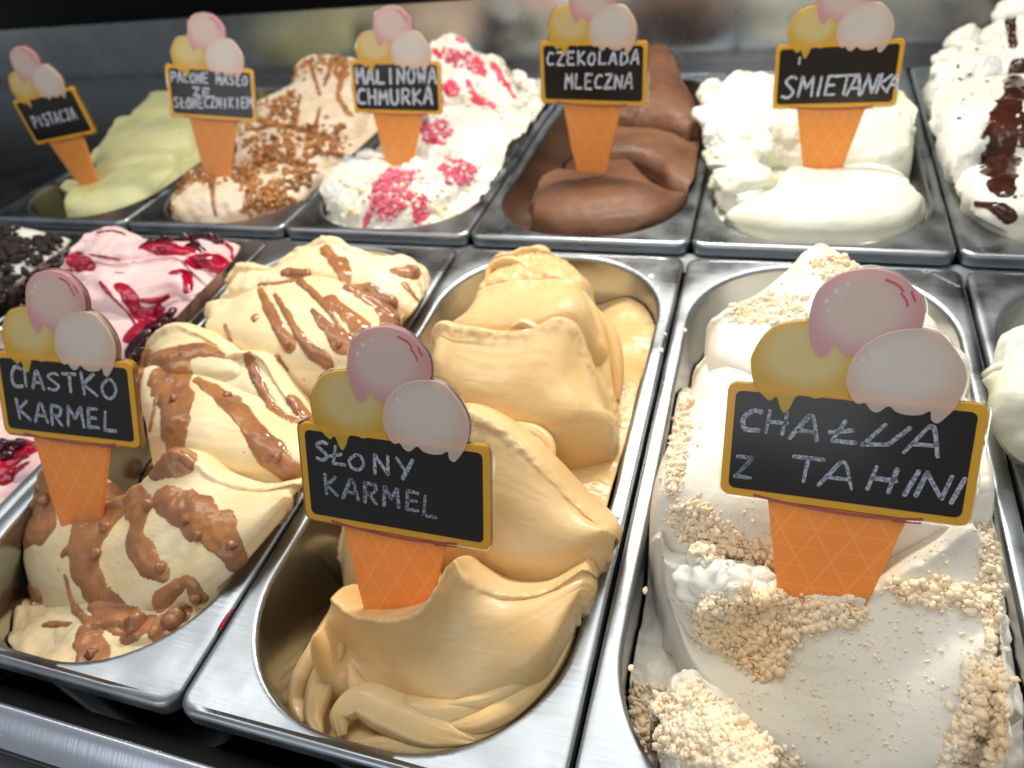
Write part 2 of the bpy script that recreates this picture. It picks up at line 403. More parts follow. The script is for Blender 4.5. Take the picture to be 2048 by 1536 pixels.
def ribbon(pts, w, z, z0, V, Fa, taper=0.0, nseg=None):
    """stroke of a pen: a flat ribbon with round ends, appended to V and Fa; w is its width"""
    p = [np.array(q, float) for q in pts]
    if len(p) > 2:
        d = [p[0]]
        for i in range(len(p) - 1):
            a, b, c, e = p[max(i - 1, 0)], p[i], p[i + 1], p[min(i + 2, len(p) - 1)]
            for k in range(1, 5):
                t = k / 4
                d.append(0.5 * ((2 * b) + (c - a) * t + (2 * a - 5 * b + 4 * c - e) * t * t + (3 * b - a - 3 * c + e) * t ** 3))
        p = d
    p = np.array(p)
    t = np.gradient(p, axis=0); t /= np.linalg.norm(t, axis=1)[:, None] + 1e-12
    nr = np.stack([-t[:, 1], t[:, 0]], 1)
    L, Rr = [], []
    m = len(p)
    r0 = rng.uniform(.86, 1.12); r1 = rng.uniform(.80, 1.12)
    ws = [w * 0.5 * (1 - taper * k / max(m - 1, 1)) * (r0 + (r1 - r0) * k / max(m - 1, 1)) for k in range(m)]
    st = [p[0] - t[0] * ws[0] * .8 * s + nr[0] * ws[0] * q for s, q in ((1, -.55), (1, .55))]
    en = [p[-1] + t[-1] * ws[-1] * .8 * s + nr[-1] * ws[-1] * q for s, q in ((1, .55), (1, -.55))]
    o = len(V)
    left = [st[1]] + [p[k] + nr[k] * ws[k] for k in range(m)] + [en[0]]
    right = [st[0]] + [p[k] - nr[k] * ws[k] for k in range(m)] + [en[1]]
    N = len(left)
    V += [(q[0], q[1], z) for q in left] + [(q[0], q[1], z) for q in right]
    V += [(q[0], q[1], z0) for q in left] + [(q[0], q[1], z0) for q in right]
    for k in range(N - 1):
        Fa.append((o + N + k, o + N + k + 1, o + k + 1, o + k))
        Fa.append((o + k, o + k + 1, o + 2 * N + k + 1, o + 2 * N + k))
        Fa.append((o + N + k + 1, o + N + k, o + 3 * N + k, o + 3 * N + k + 1))

M_PINK = print_mat('pink_print', srgb(248, 188, 190), srgb(250, 228, 216), (0.0, 0.051), (0.019, 0.017))
M_YELLOW = print_mat('yellow_print', srgb(248, 202, 80), srgb(252, 232, 164), (-0.017, 0.034), (0.019, 0.015))
M_CREAM = print_mat('cream_print', srgb(250, 222, 202), srgb(252, 244, 234), (0.015, 0.032), (0.020, 0.017))
M_FRAME = print_mat('frame_print', srgb(252, 192, 66), srgb(252, 192, 66), (0, 0), (1, 1), 0.3)
M_CONE = print_mat('cone_print', srgb(251, 190, 112), srgb(251, 190, 112), (0, 0), (1, 1), 0.62)
def waffle(m):
    '''printed waffle lattice: two sets of slanting lines and two level ones'''
    nt = m.node_tree
    tc = node(nt, 'ShaderNodeTexCoord'); last = None
    for vec, per, thr in (((1.0, .58, 0), .0125, .46), ((-1.0, .58, 0), .0125, .46), ((0, 1.0, 0), .0078, .465)):
        d = node(nt, 'ShaderNodeVectorMath', operation='DOT_PRODUCT'); d.inputs[1].default_value = vec
        nt.links.new(tc.outputs['Object'], d.inputs[0])
        dv = node(nt, 'ShaderNodeMath', operation='DIVIDE'); dv.inputs[1].default_value = per; nt.links.new(d.outputs['Value'], dv.inputs[0])
        fr = node(nt, 'ShaderNodeMath', operation='FRACT'); nt.links.new(dv.outputs[0], fr.inputs[0])
        sb = node(nt, 'ShaderNodeMath', operation='SUBTRACT'); sb.inputs[1].default_value = .5; nt.links.new(fr.outputs[0], sb.inputs[0])
        ab = node(nt, 'ShaderNodeMath', operation='ABSOLUTE'); nt.links.new(sb.outputs[0], ab.inputs[0])
        gt = node(nt, 'ShaderNodeMath', operation='GREATER_THAN'); gt.inputs[1].default_value = thr; nt.links.new(ab.outputs[0], gt.inputs[0])
        if last is None: last = gt
        else:
            mx = node(nt, 'ShaderNodeMath', operation='MAXIMUM'); nt.links.new(last.outputs[0], mx.inputs[0]); nt.links.new(gt.outputs[0], mx.inputs[1]); last = mx
    old = nt.nodes['Principled BSDF'].inputs['Base Color'].links[0].from_socket
    mul = node(nt, 'ShaderNodeMath', operation='MULTIPLY'); mul.inputs[1].default_value = .42; nt.links.new(last.outputs[0], mul.inputs[0])
    mix = node(nt, 'ShaderNodeMix', data_type='RGBA'); mix.inputs[7].default_value = srgb(255, 222, 160)
    nt.links.new(mul.outputs[0], mix.inputs[0]); nt.links.new(old, mix.inputs[6])
    nt.links.new(mix.outputs[2], nt.nodes['Principled BSDF'].inputs['Base Color'])
    for n in nt.nodes:
        if n.type == 'BSDF_TRANSLUCENT': nt.links.new(mix.outputs[2], n.inputs['Color'])
waffle(M_CONE)
M_BOARD = plain('chalkboard_print', (0.013, 0.010, 0.0075), 0.16)
M_LINE = plain('red_line_print', srgb(168, 78, 70), 0.3)
M_LITE = print_mat('highlight_print', srgb(250, 240, 236), srgb(250, 240, 236), (0, 0), (1, 1), 0.4)
M_PEN, _nt, _b = new_mat('chalk_pen')
_b.inputs['Roughness'].default_value = .6
_tc = node(_nt, 'ShaderNodeTexCoord'); _n = node(_nt, 'ShaderNodeTexNoise'); _n.inputs['Scale'].default_value = 900; _n.inputs['Detail'].default_value = 3
_nt.links.new(_tc.outputs['Object'], _n.inputs['Vector'])
_mx = node(_nt, 'ShaderNodeMix', data_type='RGBA'); _mx.inputs[6].default_value = (.28, .30, .36, 1); _mx.inputs[7].default_value = (.78, .83, .92, 1)
_r = node(_nt, 'ShaderNodeMapRange'); _r.inputs[1].default_value = .38; _r.inputs[2].default_value = .62
_nt.links.new(_n.outputs[0], _r.inputs[0]); _nt.links.new(_r.outputs[0], _mx.inputs[0]); _nt.links.new(_mx.outputs[2], _b.inputs['Base Color'])

M_FAINT = M_PEN.copy(); M_FAINT.name = 'faint_chalk_pen'  # darker pen colours for the faint pieces of lettering
for _q in M_FAINT.node_tree.nodes:
    if _q.type == 'MIX': _q.inputs[6].default_value = (.05, .055, .07, 1); _q.inputs[7].default_value = (.34, .37, .44, 1)
M_PEN_SHADE = M_PEN.copy(); M_PEN_SHADE.name = 'shaded_chalk_pen'  # pen colours darkened to paint in the shade on the backlit front signs
for _q in M_PEN_SHADE.node_tree.nodes:
    if _q.type == 'MIX': _q.inputs[6].default_value = (.14, .15, .19, 1); _q.inputs[7].default_value = (.46, .49, .56, 1)
_pink = [(-0.5, 65.0), (-8.7, 62.7), (-14.3, 57.4), (-16.4, 49.8), (-16.2, 41.6), (-14.4, 36.2), (-11.9, 33.6), (-9.5, 34.8), (-7.3, 37.9), (-4.6, 35.6), (-2.0, 34.6), (0.2, 35.6), (4.6, 40.6), (10.4, 43.9), (17.4, 45.3), (18.9, 49.0), (17.6, 55.8), (11.0, 62.5), (5.5, 64.6)]
_yel = [(-17.1, 46.4), (-25.9, 44.4), (-30.8, 40.2), (-34.2, 33.2), (-34.5, 28.8), (-32.6, 21.7), (-27.4, 16.3), (-24.8, 17.7), (-23.2, 14.0), (-21.6, 12.1), (-19.8, 14.2), (-17.9, 18.7), (-14.4, 19.1), (-11.7, 18.5), (-7.9, 19.4), (-1.3, 19.4), (-1.5, 24.4), (-1.7, 28.6), (-0.6, 34.4), (-2.2, 35.0), (-4.7, 36.2), (-7.3, 38.6), (-9.5, 35.6), (-11.9, 34.3), (-14.0, 36.6), (-15.7, 41.6), (-15.9, 46.2)]
_crm = [(17.1, 45.9), (10.2, 44.5), (4.0, 41.0), (-0.8, 35.2), (-2.3, 28.4), (-2.1, 24.2), (0.3, 19.5), (2.3, 18.1), (4.4, 18.6), (6.4, 16.3), (8.8, 15.8), (11.9, 18.2), (14.4, 16.5), (17.9, 15.8), (22.0, 16.3), (24.6, 17.8), (25.3, 15.0), (27.2, 13.9), (29.4, 16.1), (32.4, 21.2), (33.8, 29.4), (31.5, 36.5), (25.4, 43.9), (21.2, 45.6)]
sc = lambda L: [(a * MM, b * MM) for a, b in L]
me_frame = slab('board_frame', rr2(83.6 * MM, 44.1 * MM, 3.6 * MM), 0, -2.4 * MM, M_FRAME, .3 * MM)
me_board = slab('chalkboard', rr2(77.7 * MM, 38.0 * MM, 2.4 * MM), .12 * MM, -.05 * MM, M_BOARD, .05 * MM)
me_yel = slab('yellow_scoop', smooth_closed(sc(_yel)), .34 * MM, -2.2 * MM, M_YELLOW)
me_pnk = slab('pink_scoop', smooth_closed(sc(_pink)), .46 * MM, -2.1 * MM, M_PINK)
me_crm = slab('cream_scoop', smooth_closed(sc(_crm)), .58 * MM, -2.0 * MM, M_CREAM)
me_cone = slab('cone', sc([(-24.2, -22.3), (22.6, -22.3), (13.6, -58.5), (10.5, -74), (-13.5, -74), (-17.6, -58.5)]), -.12 * MM, -2.3 * MM, M_CONE)
M_ACRYL, _nt, _b = new_mat('clear_acrylic')
_tr = node(_nt, 'ShaderNodeBsdfTransparent'); _tr.inputs[0].default_value = (.95, .97, .96, 1)
_gl = node(_nt, 'ShaderNodeBsdfGlossy'); _gl.inputs['Roughness'].default_value = .06; _gl.inputs['Color'].default_value = (1, 1, 1, 1)
_fr = node(_nt, 'ShaderNodeFresnel'); _fr.inputs[0].default_value = 1.6
_ms = node(_nt, 'ShaderNodeMixShader'); _nt.links.new(_fr.outputs[0], _ms.inputs[0]); _nt.links.new(_tr.outputs[0], _ms.inputs[1]); _nt.links.new(_gl.outputs[0], _ms.inputs[2])
_nt.links.new(_ms.outputs[0], _nt.nodes['Material Output'].inputs['Surface'])
def grow(o, d):
    o = np.array([[q[0], q[1]] for q in o])
    if np.sum(o[:, 0] * np.roll(o[:, 1], -1) - np.roll(o[:, 0], -1) * o[:, 1]) < 0: o = o[::-1]
    t = np.roll(o, -1, 0) - np.roll(o, 1, 0); t /= np.linalg.norm(t, axis=1)[:, None] + 1e-12
    return o + np.stack([t[:, 1], -t[:, 0]], 1) * d
me_ab = slab('acrylic_edge', rr2(85.6 * MM, 46.1 * MM, 4.6 * MM), -.35 * MM, -2.9 * MM, M_ACRYL, .35 * MM)
me_ay = slab('acrylic_edge', grow(smooth_closed(sc(_yel)), .9 * MM), -.30 * MM, -2.85 * MM, M_ACRYL, .3 * MM)
me_ap = slab('acrylic_edge', grow(smooth_closed(sc(_pink)), .9 * MM), -.25 * MM, -2.80 * MM, M_ACRYL, .3 * MM)
me_ac_ = slab('acrylic_edge', grow(smooth_closed(sc(_crm)), .9 * MM), -.20 * MM, -2.75 * MM, M_ACRYL, .3 * MM)
def strokes_mesh(name, strokes, z, z0, mat):
    V, Fa = [], []
    for pts, w in strokes: ribbon(pts, w, z, z0, V, Fa)
    return mesh(name, V, Fa, mat, smooth=False)
me_line = strokes_mesh('rim_line', [(sc([(-29.2, -20.9), (-16.6, -22.4), (0, -23.2), (14.5, -22.9), (27.2, -21.4)]), 1.1 * MM), (sc([(18, -23.6), (27, -22.9)]), .6 * MM)], .10 * MM, -.2 * MM, M_LINE)
def dots(name, L, z, mat):
    V, Fa = [], []
    for x, y, r in L:
        o = len(V)
        for k in range(12): V.append(((x + r * math.cos(k * math.pi / 6)) * MM, (y + r * math.sin(k * math.pi / 6)) * MM, z))
        Fa.append(tuple(range(o, o + 12)))
    return mesh(name, V, Fa, mat, smooth=False)
me_hl = dots('highlight', [(-11.5, 53.5, .8), (-9, 57, 1.0), (-10.8, 50.3, .5), (-7.2, 55.2, .5), (-5.5, 59.3, .6)], .50 * MM, M_LITE)
me_hl2 = dots('highlight', [(2.2, 33.8, .8), (4.6, 36.8, .9), (1.2, 30.8, .45), (5.4, 34.2, .4)], .62 * MM, M_LITE)
me_ac = strokes_mesh('accent', [(sc([(6, 61.5), (9.5, 60), (11.5, 58)]), .9 * MM), (sc([(11.0, 57.2), (12.8, 55), (13.4, 53)]), .9 * MM), (sc([(14.0, 58), (15.4, 55)]), .8 * MM)], .50 * MM, .40 * MM, M_PINK)
M_PINKD = print_mat('pink_accent_print', srgb(222, 110, 130), srgb(222, 110, 130), (0, 0), (1, 1), .4); me_ac.materials[0] = M_PINKD

FONT = {  # strokes in a 1 x 1 box, hand-written capitals
 'A': [[(0, 0), (.45, 1)], [(.45, 1), (.62, .98), (.92, 0)], [(.2, .36), (.82, .36)]],
 'B': [[(.08, 0), (.12, 1)], [(.12, 1), (.75, .9), (.62, .58), (.15, .53)], [(.15, .53), (.85, .42), (.7, .04), (.08, 0)]],
 'C': [[(.92, .92), (.5, .98), (.12, .55), (.25, .08), (.9, .08)]],
 'D': [[(.1, 0), (.14, 1)], [(.14, 1), (.8, .8), (.85, .25), (.1, 0)]],
 'E': [[(.14, 1), (.08, .0)], [(.1, 1), (.9, .98)], [(.1, .52), (.75, .52)], [(.08, .02), (.92, .02)]],
 'H': [[(.12, 1), (.08, 0)], [(.88, 1), (.84, 0)], [(.1, .5), (.95, .52)]],
 'I': [[(.5, 1), (.45, 0)]],
 'J': [[(.2, 1), (.95, 1)], [(.7, 1), (.66, .25), (.4, .0), (.1, .18)]],
 'K': [[(.12, 1), (.1, 0)], [(.9, .95), (.16, .48)], [(.16, .48), (.92, .02)]],
 'L': [[(.15, 1), (.1, .04)], [(.1, .04), (.9, .04)]],
 'M': [[(.04, 0), (.12, 1)], [(.12, 1), (.48, .4)], [(.48, .4), (.86, 1)], [(.86, 1), (.94, 0)]],
 'N': [[(.06, 0), (.12, 1)], [(.12, 1), (.84, .04)], [(.84, .04), (.9, 1)]],
 'O': [[(.5, 1), (.1, .6), (.2, .1), (.6, .02), (.9, .45), (.75, .92), (.45, 1)]],
 'P': [[(.1, 0), (.14, 1)], [(.14, 1), (.85, .9), (.75, .5), (.14, .46)]],
 'R': [[(.1, 0), (.14, 1)], [(.14, 1), (.85, .9), (.72, .52), (.14, .48)], [(.35, .48), (.9, 0)]],
 'S': [[(.88, .92), (.5, 1), (.15, .78), (.5, .52), (.85, .26), (.5, .0), (.08, .08)]],
 'T': [[(.0, .98), (1, .98)], [(.52, .98), (.46, 0)]],
 'U': [[(.1, 1), (.12, .2), (.5, 0), (.85, .25), (.9, 1)]],
 'W': [[(.02, 1), (.22, .03)], [(.22, .03), (.5, .62)], [(.5, .62), (.74, .03)], [(.74, .03), (.98, 1)]],
 'w': [[(.42, 1), (.02, .05)], [(.02, .05), (.6, .15)], [(.6, .15), (.98, 1)]],
 'Y': [[(.05, 1), (.48, .48)], [(.95, 1), (.4, 0)]],
 'Z': [[(.08, .98), (.92, .98)], [(.92, .98), (.06, .03)], [(.06, .03), (.95, .03)]],
 'Ł': [[(.3, 1), (.2, .04)], [(.2, .04), (.95, .06)], [(.0, .42), (.7, .62)]],
 '\'': [[(.5, 1), (.4, .4)]]}
def letters(items, w, jit=0.35):
    """items: (char, x, y, width, height, slant) in mm on the board; x, y is the lower left corner"""
    out = []
    for ch, x, y, cw, chh, sl in items:
        for st in FONT[ch]:
            out.append(([((x + a * cw + b * chh * sl + rng.normal() * jit * .3) * MM, (y + b * chh + rng.normal() * jit * .3) * MM) for a, b in st], w * (1 + rng.normal() * .08) * MM))
    return out
def line(text, x0, y0, x1, y1, h, w, slant=0.12, fill=.76):
    """a line of hand-written capitals from (x0, y0) to (x1, y1), mm on the board"""
    n = len(text); out = []
    for i, ch in enumerate(text):
        if ch == ' ': continue
        cw = (x1 - x0) / n
        u = i / n
        ww = cw * fill * (.45 if ch == 'I' else 1)
        out += letters([(ch, x0 + (x1 - x0) * u + (cw * .2 if ch == 'I' else 0), y0 + (y1 - y0) * u + rng.normal() * .25, ww, h * (1 + rng.normal() * .05), slant)], w)
    return out
TEXT = {
 'halva': [letters([('C', -36.6, 3.9, 7.6, 8.2, .05), ('H', -28, 4.1, 7.8, 8.4, .06), ('A', -18.5, 3.0, 9.6, 8.8, .12), ('Ł', -6.6, 3.4, 9.6, 8.0, .3), ('w', 5.0, 3.2, 13.6, 8.4, .12), ('A', 18.4, 2.2, 11.5, 10.0, .12)], 1.5),
           letters([('Z', -37.2, -14.6, 6.4, 8.4, .05)], 1.5), letters([('T', -17.6, -12.8, 10.4, 9.0, .06), ('A', -7.4, -13.6, 11.8, 9.4, .1), ('H', 8.0, -13.0, 8.8, 9.0, .16), ('I', 18.5, -13.0, 5, 9.2, .32), ('N', 23.6, -13.0, 9.8, 9.0, .2), ('I', 33.0, -13.6, 4.4, 9.2, .3)], 1.5)],
 'caramel': [letters([('S', -34.5, 6.4, 6.2, 8.2, .04), ('Ł', -27.8, 5.4, 7.2, 8.0, .1), ('O', -19.4, 4.6, 8.2, 6.6, 0), ('N', -7.8, 4.0, 7.4, 8.2, 0), ('Y', 1.8, 3.6, 7.8, 8.6, .05)], 1.5),
             letters([('K', -31.2, -8.6, 6.2, 8.8, 0), ('A', -22.8, -9.2, 7.6, 8.4, .04), ('R', -13.4, -9.4, 6.6, 8.8, .04), ('M', -4.2, -9.4, 7.4, 8.2, 0), ('E', 5.6, -9.6, 6.0, 8.2, .06), ('L', 12.6, -11.4, 7.0, 9.0, .1)], 1.5)],
 'biscuit': [letters([('C', -33.0, 3.8, 7.8, 11.0, 0), ('I', -25.4, 5.0, 4.0, 9.4, 0), ('A', -19.8, 4.2, 7.6, 9.0, 0), ('S', -10.6, 4.2, 9.0, 9.0, .02), ('T', .4, 4.0, 7.6, 9.6, -.02), ('K', 11.0, 3.4, 9.6, 11.4, -.06), ('O', 22.2, 2.8, 10.0, 9.8, 0)], 1.75),
             letters([('K', -31.4, -13.2, 8.0, 10.6, -.06), ('A', -20.6, -13.6, 8.2, 9.4, 0), ('R', -10.8, -14.4, 7.6, 10.4, .02), ('M', -.4, -14.0, 10.4, 10.4, 0), ('E', 12.0, -13.6, 7.0, 10.0, .02), ('L', 21.0, -14.6, 8.4, 10.0, .1)], 1.75)],
 'pistachio': [line('PISTACJA', -30.5, -6.0, 31, -6.0, 9.6, 1.7, .08)],
 'sunflower': [line('PALONE MASŁO', -37.5, 7.8, 37, 8.6, 7.8, 1.5, .05, .8), line('ZE', -17.6, -3.0, 1.0, -2.6, 6.8, 1.5, .05), line('SŁONECZNIKIEM', -37.5, -14.2, 40, -10.0, 8.4, 1.5, .05, .8)],
 'raspberry': [line('MALINOWA', -37.0, 3.0, 40, 4.8, 12.2, 2.0, .02, .8), line('CHMURKA', -38.0, -14.8, 36, -12.8, 11.8, 2.0, .02, .78)],
 'chocolate': [line('CZEKOLADA', -36.6, 5.8, 38, 6.8, 8.6, 1.6, .04, .74), line('MLECZNA', -22.0, -11.0, 33, -10.0, 10.0, 1.7, .06, .78)],
 'cream': [letters([('S', -36, -14.4, 9.4, 14.6, .12), ('\'', -26.5, 6.0, 3.0, 7.0, 0), ('M', -24.4, -13.6, 10.2, 13.4, .1), ('I', -12.2, -13.4, 3.4, 13.0, .12), ('E', -6.8, -13.0, 8.0, 12.8, .12), ('T', 2.0, -13.2, 10.0, 13.2, .06), ('A', 8.6, -13.8, 9.4, 13.2, .1), ('N', 18.0, -13.2, 8.4, 12.6, .2), ('K', 27.4, -12.4, 8.2, 12.0, .16), ('A', 34.6, -11.2, 7.0, 9.6, .1)], 1.8)]}
SIGN_LABEL = {
 'halva': 'ice cream cone sign reading CHAŁWA Z TAHINI on its black board',
 'caramel': 'ice cream cone sign reading SŁONY KARMEL stuck in beige caramel ice cream',
 'biscuit': 'ice cream cone sign reading CIASTKO KARMEL at the left edge',
 'pistachio': 'tilted ice cream cone sign reading PISTACJA in green ice cream',
 'sunflower': 'ice cream cone sign reading PALONE MASŁO ZE SŁONECZNIKIEM',
 'raspberry': 'ice cream cone sign reading MALINOWA CHMURKA in raspberry streaked ice cream',
 'chocolate': 'ice cream cone sign reading CZEKOLADA MLECZNA in brown chocolate ice cream',
 'cream': 'ice cream cone sign reading ŚMIETANKA in plain white ice cream'}
for key, (T, R) in SIGN_POSE.items():
    o = empty('flavour_sign')
    m3 = Matrix(R).to_4x4(); m3.translation = T
    q = m3.to_quaternion(); o.rotation_mode = 'QUATERNION'; o.rotation_quaternion = q; o.location = T
    tag(o, SIGN_LABEL[key], 'sign', 'cone-shaped flavour signs stuck in the ice cream')
    fr = link('board_frame', me_frame, o); bd = link('chalkboard', me_board, o)
    for i, L in enumerate(TEXT[key]):
        link('lettering', strokes_mesh('lettering', L, .20 * MM, .05 * MM, M_FAINT if (key, i) in (('caramel', 1), ('halva', 1)) else M_PEN_SHADE if key in ('caramel', 'halva', 'biscuit') else M_PEN), bd)
    ye = link('yellow_scoop', me_yel, o); link('acrylic_edge', me_ay, ye); link('acrylic_edge', me_ab, fr)
    pk = link('pink_scoop', me_pnk, o); link('highlight', me_hl, pk); link('accent', me_ac, pk); link('acrylic_edge', me_ap, pk)
    cr = link('cream_scoop', me_crm, o); link('highlight', me_hl2, cr); link('acrylic_edge', me_ac_, cr)
    cn = link('cone', me_cone, o); link('rim_line', me_line, o)

# ------------------------------------------------------------------ ice cream: machinery
def W(p):
    """(pixel x, pixel y, depth y) -> point; an array is a point already"""
    return p if isinstance(p, np.ndarray) else at_y(p[0], p[1], p[2])
def catmull(pts, n):
    p = np.array(pts, float)
    if len(p) == 2: return p[0] + (p[1] - p[0]) * np.linspace(0, 1, n)[:, None]
    seg = np.sqrt(np.linalg.norm(np.diff(p, axis=0), axis=-1).reshape(len(p) - 1, -1).mean(1)) ** 2 + 1e-9
    T = np.concatenate([[0], np.cumsum(seg)])
    m = np.zeros_like(p)
    d = np.diff(p, axis=0) / seg.reshape(-1, *([1] * (p.ndim - 1)))
    m[1:-1] = (d[:-1] * seg[1:].reshape(-1, *([1] * (p.ndim - 1))) + d[1:] * seg[:-1].reshape(-1, *([1] * (p.ndim - 1)))) / (seg[1:] + seg[:-1]).reshape(-1, *([1] * (p.ndim - 1)))
    m[0] = d[0]; m[-1] = d[-1]
    u = np.linspace(0, T[-1], n); k = np.clip(np.searchsorted(T, u, side='right') - 1, 0, len(seg) - 1)
    sh = (-1, *([1] * (p.ndim - 1)))
    h = seg[k].reshape(sh); t = ((u - T[k]) / seg[k]).reshape(sh)
    return ((2 * t ** 3 - 3 * t ** 2 + 1) * p[k] + (t ** 3 - 2 * t ** 2 + t) * h * m[k]
            + (-2 * t ** 3 + 3 * t ** 2) * p[k + 1] + (t ** 3 - t ** 2) * h * m[k + 1])
def grid_normals(g):
    du = np.gradient(g, axis=1); dv = np.gradient(g, axis=0)
    n = np.cross(du, dv); n /= np.linalg.norm(n, axis=2, keepdims=True) + 1e-12
    return n
class Gelato:
    def __init__(s, key, mat, res=0.0010, seed=0):
        s.key, s.mat, s.res, s.seed = key, mat, res, seed
        k, back, o = PANS[key]
        s.k, s.back = k, back
        s.org = np.array([k * P + 0.0008, YB if back else 0.0, ZB if back else 0.0])
        a = TB if back else 0.0
        s.R = np.array([[1, 0, 0], [0, math.cos(a), -math.sin(a)], [0, math.sin(a), math.cos(a)]])
        s.patches = []; s.info = []; s.outs = []
    def loc(s, p): return (p - s.org) @ s.R
    def wld(s, p): return p @ s.R.T + s.org
    def clamp(s, g):
        q = s.loc(g); z = q[..., 2]
        cx, cy = (OPX[0] + OPX[1]) / 2, (OPY[0] + OPY[1]) / 2
        hx, hy = (OPX[1] - OPX[0]) / 2 - OPR, (OPY[1] - OPY[0]) / 2 - OPR
        for it in range(2):
            dx, dy = q[..., 0] - cx, q[..., 1] - cy
            ax, ay = np.abs(dx) - hx, np.abs(dy) - hy
            mx, my = np.maximum(ax, 0), np.maximum(ay, 0)
            ln = np.hypot(mx, my)
            d = ln + np.minimum(np.maximum(ax, ay), 0) - OPR
            lim = np.where(z < 0, -0.0012 + z * 0.045, -0.0012 + np.maximum(z - 0.002, 0) * 1.3)
            ex = np.maximum(d - lim, 0)
            both = ln > 1e-9
            nx = np.where(both, mx / (ln + 1e-12), (ax > ay) * 1.0) * np.sign(dx)
            ny = np.where(both, my / (ln + 1e-12), (ax <= ay) * 1.0) * np.sign(dy)
            q[..., 0] -= nx * ex; q[..., 1] -= ny * ex
        return s.wld(q)
    def _add(s, g, centre=None):
        g = s.clamp(g); s.patches.append(g); s.outs.append(centre)
    def base(s, pts, ripple=0.0, rfreq=260.0, rc=None, rough=0.0015, rscale=60, fine=0.0003, rend=0.10):
        """fill level of the pan: scattered heights (local x, local y, z), smoothly joined"""
        n0, n1 = int(0.150 / s.res), int(0.350 / s.res)
        x = np.linspace(OPX[0], OPX[1], n0); y = np.linspace(OPY[0], OPY[1], n1)
        X, Y = np.meshgrid(x, y)
        c = np.array(pts, float)
        d2 = (X[..., None] - c[:, 0]) ** 2 + (Y[..., None] - c[:, 1]) ** 2
        w = 1 / (d2 + 0.00004) ** 1.6
        Z = (w * c[:, 2]).sum(-1) / w.sum(-1)
        pt = np.stack([X, Y, Z * 0 + s.seed * 3.1], -1)
        if ripple:
            r0 = rc or (0.0825, 0.10, 1.0)
            rad = np.hypot((X - r0[0]), (Y - r0[1]) * r0[2]) + 0.010 * fbm(pt * np.array([18, 18, 1]), 2)
            ph = rad * rfreq + 1.6 * vnoise(pt * np.array([30, 30, 1]))
            saw = ph - np.floor(ph)
            prof = np.where(saw < .78, saw / .78, (1 - saw) / .22)
            amp = np.clip(0.45 + 0.8 * fbm(pt * np.array([25, 25, 1]) + 9, 2), 0, 1.2)
            Z = Z + ripple * (prof - .5) * amp * np.clip((rend - Y) / .03 + .12, .06, 1)
        Z = Z + rough * fbm(pt * np.array([rscale, rscale, 1]) + 5, 4) + fine * fbm(pt * np.array([420, 420, 1]), 2)
        s._add(s.wld(np.stack([X, Y, Z], -1)))
    def fold(s, crest, foot, mids=(), bulge=0.004, lip=0.0015, back=0.010, stri=0.0005, sfreq=330, rough=0.0010, rscale=45, side=0.006, wav=0.0012, res=None, drop=0.05, torn=0.0013):
        """one spatula fold: a crest, a swept face down to the foot, a rounded back and rounded sides"""
        r = res or s.res
        L = [np.array([W(p) for p in c]) for c in (crest, *mids, foot)]
        wid = np.linalg.norm(np.diff(L[0], axis=0), axis=1).sum()
        ns = max(24, int(wid / r))
        Gd = [catmull(c, ns) for c in L]
        crestc = Gd[0].copy()
        u = np.linspace(0, 1, ns)
        cn = np.stack([crestc[:, 0] * 30, crestc[:, 1] * 30, u * 0 + s.seed * 1.7 + len(s.patches) * 3.3], -1)
        crestc[:, 2] += wav * fbm(cn, 3); crestc[:, 1] += wav * fbm(cn + 31, 3)
        Gd[0] = crestc
        sh = lambda c, dx, dy, dz: c + np.array([dx, dy, dz])
        rows = [sh(crestc, 0, back * 2.2, -drop), sh(crestc, 0, back * 1.3, -0.012), sh(crestc, 0, back * .5, -0.0024), crestc + np.array([0, -lip, 0.0002])]
        # a first face row just below the lip
        rows.append(crestc + (Gd[1] - crestc) * 0.07 + np.array([0, lip * .15, -0.0006]))
        rows += Gd[1:]
        rows.append(sh(Gd[-1], 0, -0.004, -0.010)); rows.append(sh(Gd[-1], 0, 0.0, -drop * .8))
        C = np.array(rows)                                  # (k, ns, 3)
        hgt = np.linalg.norm(np.diff(C, axis=0), axis=2).mean(1).sum()
        nt = max(24, int(hgt / r))
        g = catmull(C, nt)                                  # (nt, ns, 3)
        # arc length of each row to know where the face is
        seg = np.linalg.norm(np.diff(C, axis=0), axis=2).mean(1); T = np.concatenate([[0], np.cumsum(seg)]) / seg.sum()
        tv = np.linspace(0, 1, nt); f0, f1 = T[3], T[-3]
        ft = np.clip((tv - f0) / (f1 - f0), 0, 1)[:, None]
        nrm = grid_normals(g)
        if nrm[..., 2].mean() < 0: nrm = -nrm
        su = np.sin(np.pi * np.clip(u, 0, 1))[None, :] ** .6
        g = g + nrm * (bulge * np.sin(np.pi * ft ** .9) * su)[..., None]
        face = np.clip(np.minimum(ft * 12, (1 - ft) * 12), 0, 1)
        q = np.stack([g[..., 0] * rscale, g[..., 1] * rscale, g[..., 2] * rscale + s.seed], -1)
        dz = rough * fbm(q, 4)
        dist = ft * (f1 - f0) * seg.sum() + 0 * u[None, :]
        warp = 0.004 * fbm(np.stack([u[None, :] * 3 + 0 * dist, dist * 30, dist * 0 + s.seed + len(s.patches)], -1), 2)
        st = fbm(np.stack([(dist + warp) * sfreq, u[None, :] * 2.2 + 0 * dist, 0 * dist + len(s.patches) * 2.7], -1), 2)
        patch = np.clip(0.35 + 1.3 * fbm(np.stack([u[None, :] * 3.5 + 0 * dist, dist * 45, 0 * dist + len(s.patches) * 1.3 + 8], -1), 2), 0, 1)
        dz = dz + stri * st * face * patch
        near = np.exp(-((tv[:, None] - f0) * seg.sum() / 0.004) ** 2)
